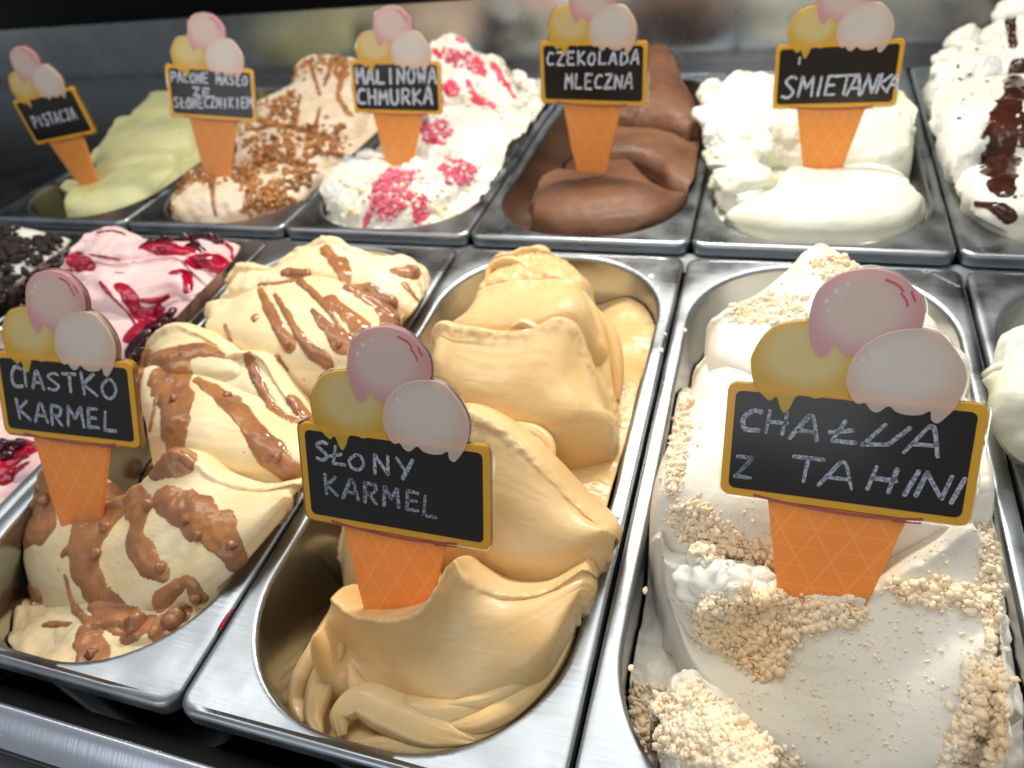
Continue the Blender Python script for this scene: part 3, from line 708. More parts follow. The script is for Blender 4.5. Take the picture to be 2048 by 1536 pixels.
        dz = dz + torn * near * fbm(g * 230 + 3, 3)
        g = g + nrm * dz[..., None]
        # rounded sides: two more columns at each end
        def col(c, sx, a, b, e): return c + np.array([sx * a, b, -e])
        lft = [col(g[:, 0], -1, side, .008, drop * .9), col(g[:, 0], -1, side * .75, .004, .010), col(g[:, 0], -1, side * .35, .0015, .0025)]
        rgt = [col(g[:, -1], 1, side * .35, .0015, .0025), col(g[:, -1], 1, side * .75, .004, .010), col(g[:, -1], 1, side, .008, drop * .9)]
        g = np.concatenate([np.stack(lft, 1), g, np.stack(rgt, 1)], 1)
        s.info.append('%s fold %d crest z %.3f..%.3f foot z %.3f..%.3f x %.3f..%.3f' % (s.key, len(s.patches), L[0][:, 2].min(), L[0][:, 2].max(), L[-1][:, 2].min(), L[-1][:, 2].max(), L[0][:, 0].min(), L[0][:, 0].max()))
        s._add(g)
    def strand(s, pts, w, h, sink=.35, rough=.0006, taper=.75):
        '''a rounded ridge of ice cream pushed along a curve: half-tube of width w and height h'''
        c = np.array([W(p) for p in pts]); L = np.linalg.norm(np.diff(c, axis=0), axis=1).sum()
        n = max(24, int(L / s.res)); C = catmull(c, n)
        t = np.gradient(C, axis=0); t /= np.linalg.norm(t, axis=1)[:, None]
        up = np.array([0, -.25, .97]); sd = np.cross(t, up); sd /= np.linalg.norm(sd, axis=1)[:, None]; nn = np.cross(sd, t)
        u = np.linspace(0, 1, n); k = (1 - taper * np.abs(2 * u - 1) ** 2.2)[:, None, None]
        a = np.radians(np.linspace(-125, 125, max(14, int((w + h) * 2 / s.res))))
        sec = np.sin(a)[None, :, None] * sd[:, None, :] * w / 2 + (np.cos(a) - sink)[None, :, None] * nn[:, None, :] * h
        g = C[:, None, :] + sec * k
        q = np.stack([g[..., 0] * 60, g[..., 1] * 60, g[..., 2] * 60 + len(s.patches)], -1)
        ln = fbm(np.stack([np.broadcast_to(u[:, None] * 2.0, g.shape[:2]), np.broadcast_to(a[None] * 2.6, g.shape[:2]), 0 * g[..., 0] + len(s.patches) * 1.7], -1), 2)
        g = g + nn[:, None, :] * (rough * fbm(q, 3) + .0005 * ln)[..., None]
        s._add(g)
    def blob(s, c, r, rough=0.25, rs=None, n=36):
        """a lump: noisy ellipsoid, c = (px, py, y) or point"""
        c = W(c); r = np.array(r if hasattr(r, '__len__') else (r, r, r), float)
        a = np.linspace(0, 2 * np.pi, n); b = np.linspace(0.02, np.pi - .02, n // 2 + 4)
        A, B = np.meshgrid(a, b)
        d = np.stack([np.cos(A) * np.sin(B), np.sin(A) * np.sin(B), np.cos(B)], -1)
        k = 1 + rough * fbm(d * (rs or 1.3) + c * 97 + len(s.patches) * 1.9 + 20, 3)
        s._add(c + d * r * k[..., None], c)
    def finish(s, name, label, kind='ice cream'):
        V, Fa, o = [], [], 0
        for g in s.patches:
            a, b = g.shape[:2]
            idx = np.arange(a * b).reshape(a, b) + o
            q = np.stack([idx[:-1, :-1], idx[:-1, 1:], idx[1:, 1:], idx[1:, :-1]], -1).reshape(-1, 4)
            # faces turned outwards: compare with the side that faces the patch's upper front
            gv = g.reshape(-1, 3); e = q - o
            fn = np.cross(gv[e[:, 2]] - gv[e[:, 0]], gv[e[:, 3]] - gv[e[:, 1]])
            ref = s.outs[len(V)]
            ref = (gv[e].mean(1) - ref) if ref is not None else np.array([0, -.35, 1.0])
            if (fn * ref).sum() < 0: q = q[:, ::-1]
            Fa.append(q)
            V.append(g.reshape(-1, 3)); o += a * b
        s.V = np.concatenate(V); s.F = np.concatenate(Fa)
        s.c = np.array([s.k * P + P / 2, (YB if s.back else 0) + 0.18, -0.10])
        s.bvh = BVHTree.FromPolygons([tuple(v) for v in s.V.tolist()], s.F.tolist())
        me = mesh(name, s.V - s.c, s.F, s.mat)
        s.root = empty('ice_cream', s.c)
        tag(s.root, label, kind, 'ice cream portions, one in each pan')
        s.body = link('body', me, s.root)
        # vertex normals
        n = np.zeros(len(s.V) * 3, dtype=np.float32); me.vertices.foreach_get('normal', n); s.N = n.reshape(-1, 3).astype(float)
        return s
    def hit(s, px, py):
        d = ray(px, py); d = d / np.linalg.norm(d)
        h = s.bvh.ray_cast(Vector(CAM), Vector(d), 3.0)
        if h[0] is None: return None
        n = np.array(h[1]); 
        if n @ d > 0: n = -n
        return np.array(h[0]), n
    def sauce(s, name, streaks, mat, thick=0.0011, lump=0.3, edge=0.4, lscale=95):
        """poured sauce: streaks are (list of pixel points, width in px or list of widths); each lies on the surface it meets"""
        for st, w in streaks: s._streak(name, st, w, mat, thick, lump, edge, lscale)
    def _streak(s, name, st, w, mat, thick, lump, edge, lscale):
        p = np.array(st, float)
        ww = np.array(w, float) if hasattr(w, '__len__') else np.full(len(p), float(w))
        n = max(6, int(np.linalg.norm(np.diff(p, axis=0), axis=1).sum() / 4) + 2)
        q = catmull(p, n); wq = np.interp(np.linspace(0, 1, n), np.linspace(0, 1, len(p)), ww)
        pts, wid = [], []
        for a, b in zip(q, wq):
            h = s.hit(*a)
            if h is None: continue
            pts.append(h[0]); wid.append(b * .5 / F_PX * np.linalg.norm(h[0] - CAM))
        if len(pts) < 3: return
        pts = np.array(pts); wid = np.array(wid)
        bb0, bb1 = pts.min(0) - wid.max() * 1.8, pts.max(0) + wid.max() * 1.8
        cand = np.where(np.all((s.V > bb0) & (s.V < bb1), axis=1))[0]
        m = np.full(len(s.V), -9.0)
        for c0 in range(0, len(cand), 20000):
            cc = cand[c0:c0 + 20000]
            d = np.linalg.norm(s.V[cc][:, None, :] - pts[None], axis=2)
            m[cc] = (1 - d / wid[None]).max(1)
        m[cand] += edge * fbm(s.V[cand] * lscale, 2)
        prof = np.sqrt(np.clip(m, 0, None)) - 0.25 * (m <= 0) - 0.05
        off = np.zeros(len(s.V)); off[cand] = thick * prof[cand] * (1 + lump * fbm(s.V[cand] * 210 + 40, 3))
        keep = m > -0.30
        fk = s.F[np.all(keep[s.F], axis=1)]
        if len(fk) < 6: return
        # each connected piece becomes a part of its own
        used = np.unique(fk); mp = np.full(len(s.V), -1); mp[used] = np.arange(len(used)); f2 = mp[fk]
        lab = np.arange(len(used))
        for it in range(400):
            mn = lab[f2].min(1); new = lab.copy()
            for k in range(4): np.minimum.at(new, f2[:, k], mn)
            new = new[new]
            if (new == lab).all(): break
            lab = new
        cnt = np.bincount(lab)
        for big in np.where(cnt > max(14, cnt.max() * .12))[0]:
            f3 = f2[lab[f2[:, 0]] == big]
            vid = np.unique(f3); mp2 = np.full(len(used), -1); mp2[vid] = np.arange(len(vid))
            if m[used[vid]].max() < .15: continue
            V2 = s.V[used[vid]] + s.N[used[vid]] * off[used[vid]][:, None]
            link(name, mesh(name, V2 - s.c, mp2[f3], mat), s.root)
    def lumps(s, name, items, mat, sink=.25):
        for q in items:
            h = s.hit(q[0], q[1])
            if h is None: continue
            r = q[2] * .5 / F_PX * np.linalg.norm(h[0] - CAM)
            a = np.linspace(0, 2 * np.pi, 14)[:-1]; b = np.linspace(0, np.pi, 9)
            A, B = np.meshgrid(a, b)
            d = np.stack([np.cos(A) * np.sin(B), np.sin(A) * np.sin(B), np.cos(B)], -1)
            vv = h[1] * r * sink + d * r * (1 + .45 * fbm(d * 1.7 + q[0], 2))[..., None]
            idx = np.arange(9 * 13).reshape(9, 13); nx = np.roll(idx, -1, 1)
            me = mesh(name, vv.reshape(-1, 3), np.stack([idx[:-1], nx[:-1], nx[1:], idx[1:]], -1).reshape(-1, 4)[:, ::-1], mat)
            o = link(name, me, s.root); o.location = h[0] - s.c
    def scatter(s, name, polys, count, size, mat, stack=0.0, flat=1.0, parent=None, jitter=0.6, kind='stuff'):
        """crumbs: polys are pixel polygons; each crumb lies where its pixel meets the surface"""
        lib = []
        for k in range(5):
            a = [(0, 0, 1)] + [(math.cos(t + b) * math.sin(c), math.sin(t + b) * math.sin(c), math.cos(c)) for c, b in ((1.05, 0), (2.1, .6)) for t in np.arange(5) * 2 * math.pi / 5] + [(0, 0, -1)]
            a = np.array(a) * (1 + rng.uniform(-.35, .35, (12, 1)))
            f = [(0, 1 + i, 1 + (i + 1) % 5) for i in range(5)] + [(1 + i, 6 + i, 1 + (i + 1) % 5) for i in range(5)] + [(1 + (i + 1) % 5, 6 + i, 6 + (i + 1) % 5) for i in range(5)] + [(11, 6 + (i + 1) % 5, 6 + i) for i in range(5)]
            lib.append((a, np.array(f)))
        V, Fa, o = [], [], 0
        areas = []
        for pg in polys:
            q = np.array(pg, float); areas.append(abs(np.sum(q[:, 0] * np.roll(q[:, 1], -1) - np.roll(q[:, 0], -1) * q[:, 1])) / 2)
        tot = sum(areas)
        for pg, A in zip(polys, areas):
            q = np.array(pg, float); lo, hi = q.min(0), q.max(0); cen = q.mean(0)
            need = int(count * A / tot); tries = 0
            while need > 0 and tries < 40 * count:
                tries += 1
                p = lo + rng.random(2) * (hi - lo)
                ins = False; j = len(q) - 1
                for i in range(len(q)):
                    if (q[i, 1] > p[1]) != (q[j, 1] > p[1]) and p[0] < (q[j, 0] - q[i, 0]) * (p[1] - q[i, 1]) / (q[j, 1] - q[i, 1]) + q[i, 0]: ins = not ins
                    j = i
                if not ins: continue
                # ragged density
                if fbm(np.array([p[0] / 22, p[1] / 22, s.seed + .5]), 3) * .8 + .45 < rng.random() * .8: 
                    continue
                p = p + rng.normal(0, 3, 2) * (1 + 2.5 * (rng.random() < .3))
                h = s.hit(*p)
                need -= 1
                if h is None: continue
                a, f = lib[rng.integers(5)]
                sz = size * min(math.exp(rng.normal(0, jitter)), 2.1) * .5
                rot = np.array(Matrix.Rotation(rng.random() * 6.28, 3, Vector(rng.normal(size=3)).normalized()))
                v = (a * np.array([1, 1, flat]) * rng.uniform(.55, 1.35, 3)) @ rot.T * sz + h[0] + h[1] * (sz * .12 + abs(rng.normal()) * stack)
                V.append(v); Fa.append(f + o); o += 12
        if not V: return
        me = mesh(name, np.concatenate(V) - s.c, np.concatenate(Fa), mat, smooth=False)
        ob = link(name, me, parent or s.root)
        if kind: ob['kind'] = kind
        return ob

# ------------------------------------------------------------------ materials of the ice creams
M_CARAMEL = cream_mat('caramel_ice', srgb(231, 199, 146), tint=srgb(224, 185, 124), rough=.36, bump=.14, bscale=420, stretch=(.35, 1, 1.4))
M_HALVA = cream_mat('halva_ice', srgb(239, 234, 222), tint=srgb(236, 228, 206), bump=.16, bscale=320)
M_BISCUIT = cream_mat('biscuit_ice', srgb(243, 224, 183), tint=srgb(240, 212, 160), bump=.2, bscale=360, spots=(srgb(110, 70, 40), 95, .06), stretch=(.4, 1, 1.3))
M_PINKICE = cream_mat('pink_ice', srgb(234, 190, 190), tint=srgb(238, 210, 206), bump=.12)
M_WHITE = cream_mat('white_ice', srgb(224, 224, 217), tint=srgb(222, 219, 200), bump=.2)
M_CREAMICE = cream_mat('cream_ice', srgb(230, 230, 218), tint=srgb(227, 226, 202), bump=.2)
M_PISTA = cream_mat('pistachio_ice', srgb(214, 212, 162), tint=srgb(207, 203, 142), bump=.1)
M_CHOC = cream_mat('chocolate_ice', srgb(122, 86, 64), tint=srgb(102, 69, 50), bump=.2, sss=.12, rough=.5, spec=.25)
M_SUNF = cream_mat('butter_ice', srgb(232, 214, 190), tint=srgb(228, 204, 172), bump=.15)
M_TOFFEE = sauce_mat('toffee_sauce', srgb(178, 122, 76), .11, srgb(148, 100, 70), .3)
M_TOFFEEN = sauce_mat('toffee_nuts', srgb(166, 112, 74), .3, srgb(140, 92, 64), .3)
M_BERRY = sauce_mat('berry_sauce', srgb(178, 8, 50), .12, srgb(122, 4, 34), .2)
M_BERRYD = sauce_mat('dark_berries', srgb(70, 6, 22), .14, srgb(40, 4, 14), .3)
M_RASPC = sauce_mat('raspberry_crumble', srgb(226, 116, 140), .6, srgb(206, 62, 96), .3)
M_CHOCS = sauce_mat('chocolate_sauce', srgb(70, 36, 24), .16, srgb(52, 26, 18), .15)
M_CRUMB = cream_mat('halva_crumble', srgb(255, 240, 212), rough=.75, tint=srgb(255, 226, 184), sss=.0, bump=.4, bscale=600, spec=.2)
M_COOKIE = plain('cookie_crumble', srgb(40, 30, 26), .75)
M_SEED = sauce_mat('caramelised_seeds', srgb(186, 128, 66), .3, srgb(140, 88, 44), .3)
M_RSTAIN = sauce_mat('raspberry_ripple', srgb(206, 40, 66), .3, srgb(222, 96, 116), .2)

# ------------------------------------------------------------------ salted caramel
g = Gelato('caramel', M_CARAMEL, 0.0009, 1)
g.base([(.02, .03, -.055), (.05, .012, -.024), (.08, .010, -.012), (.11, .012, -.006), (.14, .04, -.004), (.155, .1, -.006), (.155, .2, -.006), (.155, .28, -.010), (.15, .32, -.02), (.08, .345, -.04), (.02, .3, -.06), (.012, .2, -.06), (.012, .1, -.07), (.09, .2, .0), (.09, .1, -.01), (.05, .2, -.03), (.13, .2, .004), (.13, .13, 0.004)],
       ripple=.003, rfreq=120, rc=(.085, .115, .95), rough=.002)
# the fold the sign stands in
g.fold([(664, 1198, .057), (690, 1222, .053), (740, 1240, .049), (800, 1240, .048), (850, 1214, .050), (878, 1172, .056), (896, 1140, .064), (930, 1160, .066), (990, 1188, .068), (1070, 1190, .072), (1165, 1140, .086)],
       [(622, 1290, .034), (672, 1372, .030), (760, 1416, .028), (900, 1418, .029), (1010, 1366, .040), (1090, 1300, .052), (1150, 1210, .074)],
       mids=[[(645, 1250, .048), (700, 1300, .046), (790, 1320, .045), (880, 1290, .048), (960, 1262, .054), (1050, 1236, .062), (1165, 1170, .081)]],
       bulge=.003, lip=.0006, wav=.0008, stri=.0003, rough=.0006, back=.012)
g.fold([(676, 1110, .098), (700, 1000, .118), (790, 880, .130), (930, 826, .132), (1000, 858, .130), (1080, 930, .122), (1150, 1005, .114), (1215, 1060, .106)],
       [(690, 1200, .080), (780, 1160, .082), (900, 1140, .085), (1010, 1150, .085), (1100, 1136, .089), (1200, 1085, .099)], bulge=.007, lip=.0006, stri=.0003, rough=.0006, back=.014)
g.fold([(866, 660, .203), (880, 646, .205), (905, 652, .204), (940, 656, .201), (1000, 664, .199), (1060, 658, .200), (1115, 638, .206), (1140, 648, .207), (1165, 700, .203), (1196, 780, .193), (1208, 830, .186)],
       [(866, 740, .184), (905, 810, .168), (970, 850, .158), (1050, 854, .156), (1130, 850, .159), (1205, 838, .170)], bulge=.0075, lip=.001, stri=.0005, wav=.0005, rough=.0006)
g.fold([(944, 612, .252), (960, 580, .258), (1000, 566, .262), (1060, 562, .263), (1120, 558, .264), (1150, 562, .264), (1172, 600, .258), (1186, 650, .248)],
       [(900, 662, .228), (950, 668, .220), (1010, 662, .217), (1080, 652, .217), (1135, 636, .222), (1195, 700, .226)], bulge=.004, lip=.001, stri=.0005)
g.fold([(975, 545, .283), (990, 515, .288), (1020, 505, .291), (1056, 499, .294), (1090, 503, .295), (1125, 525, .292), (1150, 548, .286)],
       [(960, 580, .262), (1000, 572, .263), (1060, 566, .264), (1120, 562, .265), (1160, 580, .265)], bulge=.003, lip=.002, wav=.003, rough=.003, rscale=120)
# ribbon hanging down the right of the upper folds
g.fold([(1120, 560, .268), (1160, 580, .262), (1190, 640, .250), (1205, 700, .236), (1222, 780, .214), (1246, 870, .194), (1252, 888, .190)],
       [(1120, 600, .255), (1150, 640, .245), (1172, 700, .232), (1186, 760, .215), (1206, 840, .195), (1236, 884, .186), (1250, 892, .186)], bulge=.003, lip=.0004, drop=.03, side=.002, back=.004)
g.blob(np.array([-.0835, .0735, -.004]), (.017, .011, .027), .1)      # ice cream packed behind the sign's cone
# strands squeezed out around the foot
Zp = lambda x, y, z: at_z(x, y, z)
g.strand([Zp(668, 1215, -.012), Zp(640, 1285, -.014), Zp(606, 1350, -.018), Zp(592, 1400, -.022), Zp(606, 1446, -.022)], .011, .006)
g.strand([Zp(690, 1240, -.006), Zp(664, 1310, -.008), Zp(636, 1380, -.012), Zp(626, 1440, -.014), Zp(640, 1470, -.014)], .012, .006)
g.strand([Zp(682, 1472, -.010), Zp(680, 1430, -.008), Zp(708, 1404, -.006), Zp(780, 1424, -.004), Zp(860, 1462, -.004), Zp(950, 1484, -.004)], .017, .006)
g.strand([Zp(700, 1330, -.008), Zp(712, 1372, -.008), Zp(760, 1402, -.006), Zp(840, 1424, -.004), Zp(920, 1420, -.002), Zp(1010, 1386, .0)], .012, .006)
g.strand([Zp(700, 1490, -.012), Zp(780, 1500, -.010), Zp(870, 1500, -.008), Zp(960, 1478, -.006), Zp(1040, 1430, -.004)], .016, .005)
g.strand([Zp(880, 1450, -.004), Zp(960, 1444, -.002), Zp(1030, 1400, -.001), Zp(1090, 1336, .0), Zp(1138, 1240, .001), Zp(1164, 1160, .001)], .013, .006)
g.strand([Zp(960, 1468, -.005), Zp(1040, 1424, -.004), Zp(1100, 1362, -.003), Zp(1148, 1272, -.002), Zp(1180, 1170, -.002)], .012, .005)
g.strand([Zp(900, 1412, .0), Zp(980, 1394, .001), Zp(1050, 1352, .003), Zp(1106, 1290, .004), Zp(1136, 1220, .005)], .010, .005)
# swirl in the hollow behind the sign, the flap at the right, the curl on top
g.strand([(975, 872, .150), (1010, 856, .154), (1060, 858, .154), (1095, 884, .149), (1106, 925, .140)], .008, .0035)
g.strand([(985, 892, .146), (1020, 876, .149), (1062, 882, .148), (1086, 908, .142), (1094, 944, .134)], .008, .0035)
g.strand([(1000, 908, .142), (1034, 900, .144), (1064, 914, .140), (1078, 945, .133)], .007, .003)
g.strand([(1158, 576, .264), (1186, 625, .253), (1200, 690, .238), (1206, 760, .220), (1226, 830, .203), (1246, 884, .190)], .011, .006)
g.strand([(1182, 610, .258), (1216, 660, .247), (1232, 740, .228), (1236, 800, .214)], .010, .005)
g.strand([(972, 560, .272), (980, 534, .280), (1010, 520, .284), (1046, 530, .281), (1058, 552, .274), (1030, 562, .270)], .007, .004)
g.strand([(1062, 500, .296), (1066, 520, .288), (1082, 540, .281), (1112, 548, .279), (1130, 560, .275)], .007, .004)
g.strand([(1020, 655, .201), (1044, 645, .204), (1064, 652, .203), (1078, 664, .199)], .006, .003)
g.finish('caramel_ice_cream', 'smooth beige caramel ice cream in folds, in the front row pan')
CAR = g

# ------------------------------------------------------------------ halva with tahini
g = Gelato('halva', M_HALVA, 0.0009, 2)
g.base([(.02, .03, -.035), (.05, .012, -.02), (.1, .01, -.02), (.14, .03, -.02), (.155, .1, -.012), (.155, .2, -.006), (.155, .3, -.02), (.08, .345, -.05), (.012, .3, -.05), (.012, .2, -.012), (.012, .14, -.006), (.012, .1, -.03), (.09, .2, .0), (.09, .1, -.01), (.03, .2, -.004)], rough=.005, rscale=70, fine=.0006)
g.fold([(1322, 1080, .106), (1335, 1130, .099), (1365, 1140, .096), (1430, 1170, .092), (1500, 1190, .090), (1570, 1196, .090), (1650, 1192, .091), (1740, 1186, .094), (1800, 1150, .099), (1880, 1105, .106), (1950, 1062, .112), (1966, 1085, .110)],
       [(1345, 1240, .088), (1392, 1350, .068), (1450, 1425, .056), (1530, 1490, .047), (1640, 1550, .042), (1780, 1570, .042), (1900, 1520, .048), (1975, 1400, .062)],
       mids=[[(1330, 1165, .098), (1370, 1250, .087), (1440, 1300, .080), (1540, 1330, .076), (1660, 1340, .075), (1780, 1320, .078), (1890, 1270, .085), (1985, 1230, .090)]],
       bulge=.006, lip=.0003, wav=.0012, stri=.0003, back=.016)
# white curl at the left of the sign
for q, rr in (((1395, 1165, .096), .010), ((1420, 1150, .098), .011), ((1450, 1160, .096), .010), ((1480, 1165, .095), .009), ((1380, 1190, .092), .007), ((1440, 1190, .091), .008), ((1515, 1172, .094), .008), ((1410, 1125, .102), .008), ((1545, 1180, .093), .006)):
    g.blob(q, (rr, rr, rr * .7), .45, 1.4)
g.fold([(1368, 830, .180), (1380, 790, .188), (1410, 752, .196), (1450, 738, .200), (1550, 740, .202), (1700, 750, .202), (1850, 760, .200), (1935, 800, .192)],
       [(1318, 1020, .116), (1390, 1066, .111), (1480, 1092, .108), (1600, 1100, .108), (1750, 1080, .112), (1860, 1050, .119), (1975, 1020, .124)], bulge=.008, lip=.001)
g.fold([(1432, 640, .236), (1450, 626, .240), (1490, 606, .248), (1540, 575, .260), (1585, 535, .272), (1615, 500, .281), (1640, 486, .285), (1670, 500, .286), (1700, 522, .284), (1760, 565, .274), (1850, 630, .255), (1900, 680, .242)],
       [(1428, 745, .204), (1480, 778, .194), (1580, 800, .188), (1750, 800, .190), (1880, 780, .196), (1930, 760, .205)], bulge=.007, lip=.001, rough=.0016)
g.fold([(1395, 735, .212), (1412, 716, .216), (1440, 705, .218)], [(1385, 800, .194), (1410, 806, .190), (1445, 800, .190)], bulge=.003, side=.003, drop=.03)
# lump in the near left corner
g.fold([(1318, 1420, .040), (1340, 1384, .047), (1380, 1378, .047), (1420, 1410, .042), (1460, 1450, .035), (1500, 1500, .026)], [(1330, 1500, .024), (1370, 1540, .015), (1430, 1570, .008), (1480, 1590, .004), (1530, 1600, .004)], bulge=.004, lip=.002, rough=.004, rscale=90, side=.004)
# cream along the right wall
g.fold([(1955, 1060, .118), (1975, 1010, .130), (1990, 1060, .122), (2010, 1200, .100), (2025, 1320, .080), (2040, 1420, .065)], [(1960, 1100, .110), (1975, 1120, .106), (1990, 1180, .097), (2000, 1280, .080), (2010, 1380, .064), (2020, 1480, .048)], bulge=.002, rough=.003, rscale=100, side=.003, drop=.03, back=.004)
g.finish('halva_ice_cream', 'white halva ice cream strewn with beige crumbs, in the front row pan')
HAL = g
cr = [[(1340, 1010), (1400, 1000), (1440, 1050), (1520, 1085), (1560, 1100), (1545, 1130), (1450, 1110), (1400, 1120), (1345, 1060)],
      [(1405, 1200), (1460, 1180), (1540, 1185), (1600, 1200), (1700, 1210), (1735, 1225), (1700, 1250), (1620, 1260), (1580, 1300), (1560, 1345), (1520, 1360), (1460, 1310), (1385, 1270)],
      [(1780, 1165), (1860, 1160), (1975, 1185), (1985, 1215), (1880, 1215), (1800, 1195)],
      [(1930, 1330), (2005, 1320), (2010, 1500), (1960, 1536), (1880, 1536), (1915, 1440)],
      [(1310, 1400), (1390, 1370), (1470, 1440), (1560, 1500), (1610, 1545), (1450, 1545), (1320, 1500)],
      [(1255, 1380), (1310, 1370), (1310, 1500), (1275, 1500)],
      [(1345, 840), (1375, 800), (1385, 860), (1350, 1000), (1330, 990)],
      [(1460, 610), (1540, 590), (1600, 600), (1620, 640), (1560, 650), (1470, 640)],
      [(1620, 520), (1700, 510), (1720, 540), (1660, 560), (1630, 545)],
      [(1960, 1040), (1995, 1100), (2000, 1300), (1975, 1300)]]
g.scatter('halva_crumble', cr, 9000, .0009, M_CRUMB, stack=.0004)
g.scatter('halva_crumble', cr, 4200, .0017, M_CRUMB, stack=.0006)
g.scatter('halva_crumble', cr, 170, .0034, M_CRUMB, jitter=.3, flat=.7)
g.scatter('halva_crumble', [[(1380, 1180), (1960, 1180), (1960, 1450), (1700, 1530), (1500, 1420)], [(1400, 1000), (1550, 1000), (1550, 1090), (1400, 1080)], [(1830, 1060), (1950, 1080), (1950, 1160), (1800, 1150)]], 700, .0007, M_CRUMB)

# ------------------------------------------------------------------ biscuit and toffee
g = Gelato('biscuit', M_BISCUIT, 0.0010, 3)
g.base([(.02, .03, -.03), (.05, .012, -.02), (.1, .012, -.010), (.14, .04, -.006), (.155, .1, -.004), (.155, .2, -.004), (.155, .3, -.006), (.12, .34, -.006), (.08, .345, -.012), (.02, .3, -.03), (.012, .2, -.05), (.012, .1, -.06), (.012, .06, -.05), (.09, .2, .0), (.09, .1, -.005), (.13, .13, .004)], ripple=.004, rfreq=110, rc=(.085, .1, .9), rough=.002)
g.fold([(66, 1010, .082), (90, 945, .094), (130, 950, .094), (190, 1010, .085), (240, 1000, .087), (300, 950, .096), (345, 906, .104), (372, 915, .104), (430, 955, .100), (520, 975, .100), (590, 965, .104)],
       [(62, 1190, .046), (110, 1240, .038), (190, 1262, .035), (270, 1250, .038), (350, 1215, .045), (420, 1160, .056), (490, 1100, .070), (570, 1010, .092)],
       mids=[[(45, 1075, .068), (85, 1090, .066), (150, 1100, .065), (230, 1105, .066), (310, 1075, .072), (390, 1040, .080), (470, 1030, .084), (575, 985, .099)]], bulge=.006, lip=.001, stri=.0004)
g.fold([(268, 800, .150), (280, 745, .162), (296, 738, .164), (342, 757, .161), (370, 756, .162), (410, 758, .163), (450, 772, .162), (510, 795, .160), (590, 840, .154), (640, 870, .150)],
       [(300, 905, .118), (345, 925, .114), (400, 935, .113), (450, 950, .112), (530, 950, .115), (600, 955, .117), (640, 930, .128)], bulge=.008, lip=.001, stri=.0004)
g.fold([(284, 730, .176), (296, 690, .184), (320, 662, .190), (345, 652, .193), (393, 662, .193), (440, 690, .188), (470, 712, .184)], [(280, 780, .160), (320, 770, .160), (370, 765, .162), (420, 760, .165), (470, 750, .170)], bulge=.004)
g.fold([(380, 752, .170), (420, 730, .176), (485, 704, .184), (515, 708, .184), (560, 770, .172), (620, 850, .156)], [(390, 790, .158), (440, 790, .160), (500, 800, .160), (550, 840, .153), (600, 900, .140)], bulge=.002, side=.003)
g.fold([(408, 625, .226), (415, 606, .230), (460, 598, .234), (506, 578, .240), (564, 567, .246), (615, 557, .251), (670, 562, .252), (730, 590, .249), (790, 630, .242)],
       [(412, 672, .206), (478, 702, .196), (547, 730, .190), (649, 742, .190), (720, 735, .196), (770, 690, .218)], bulge=.007, lip=.001, stri=.0005)
g.fold([(456, 560, .262), (470, 538, .268), (550, 530, .274), (585, 500, .284), (625, 484, .291), (666, 480, .294), (700, 498, .291), (740, 512, .289), (800, 510, .292), (840, 545, .285), (850, 600, .270)],
       [(440, 600, .246), (506, 580, .248), (564, 570, .252), (615, 562, .256), (690, 575, .254), (760, 610, .250), (830, 640, .252)], bulge=.004, rough=.003, rscale=90)
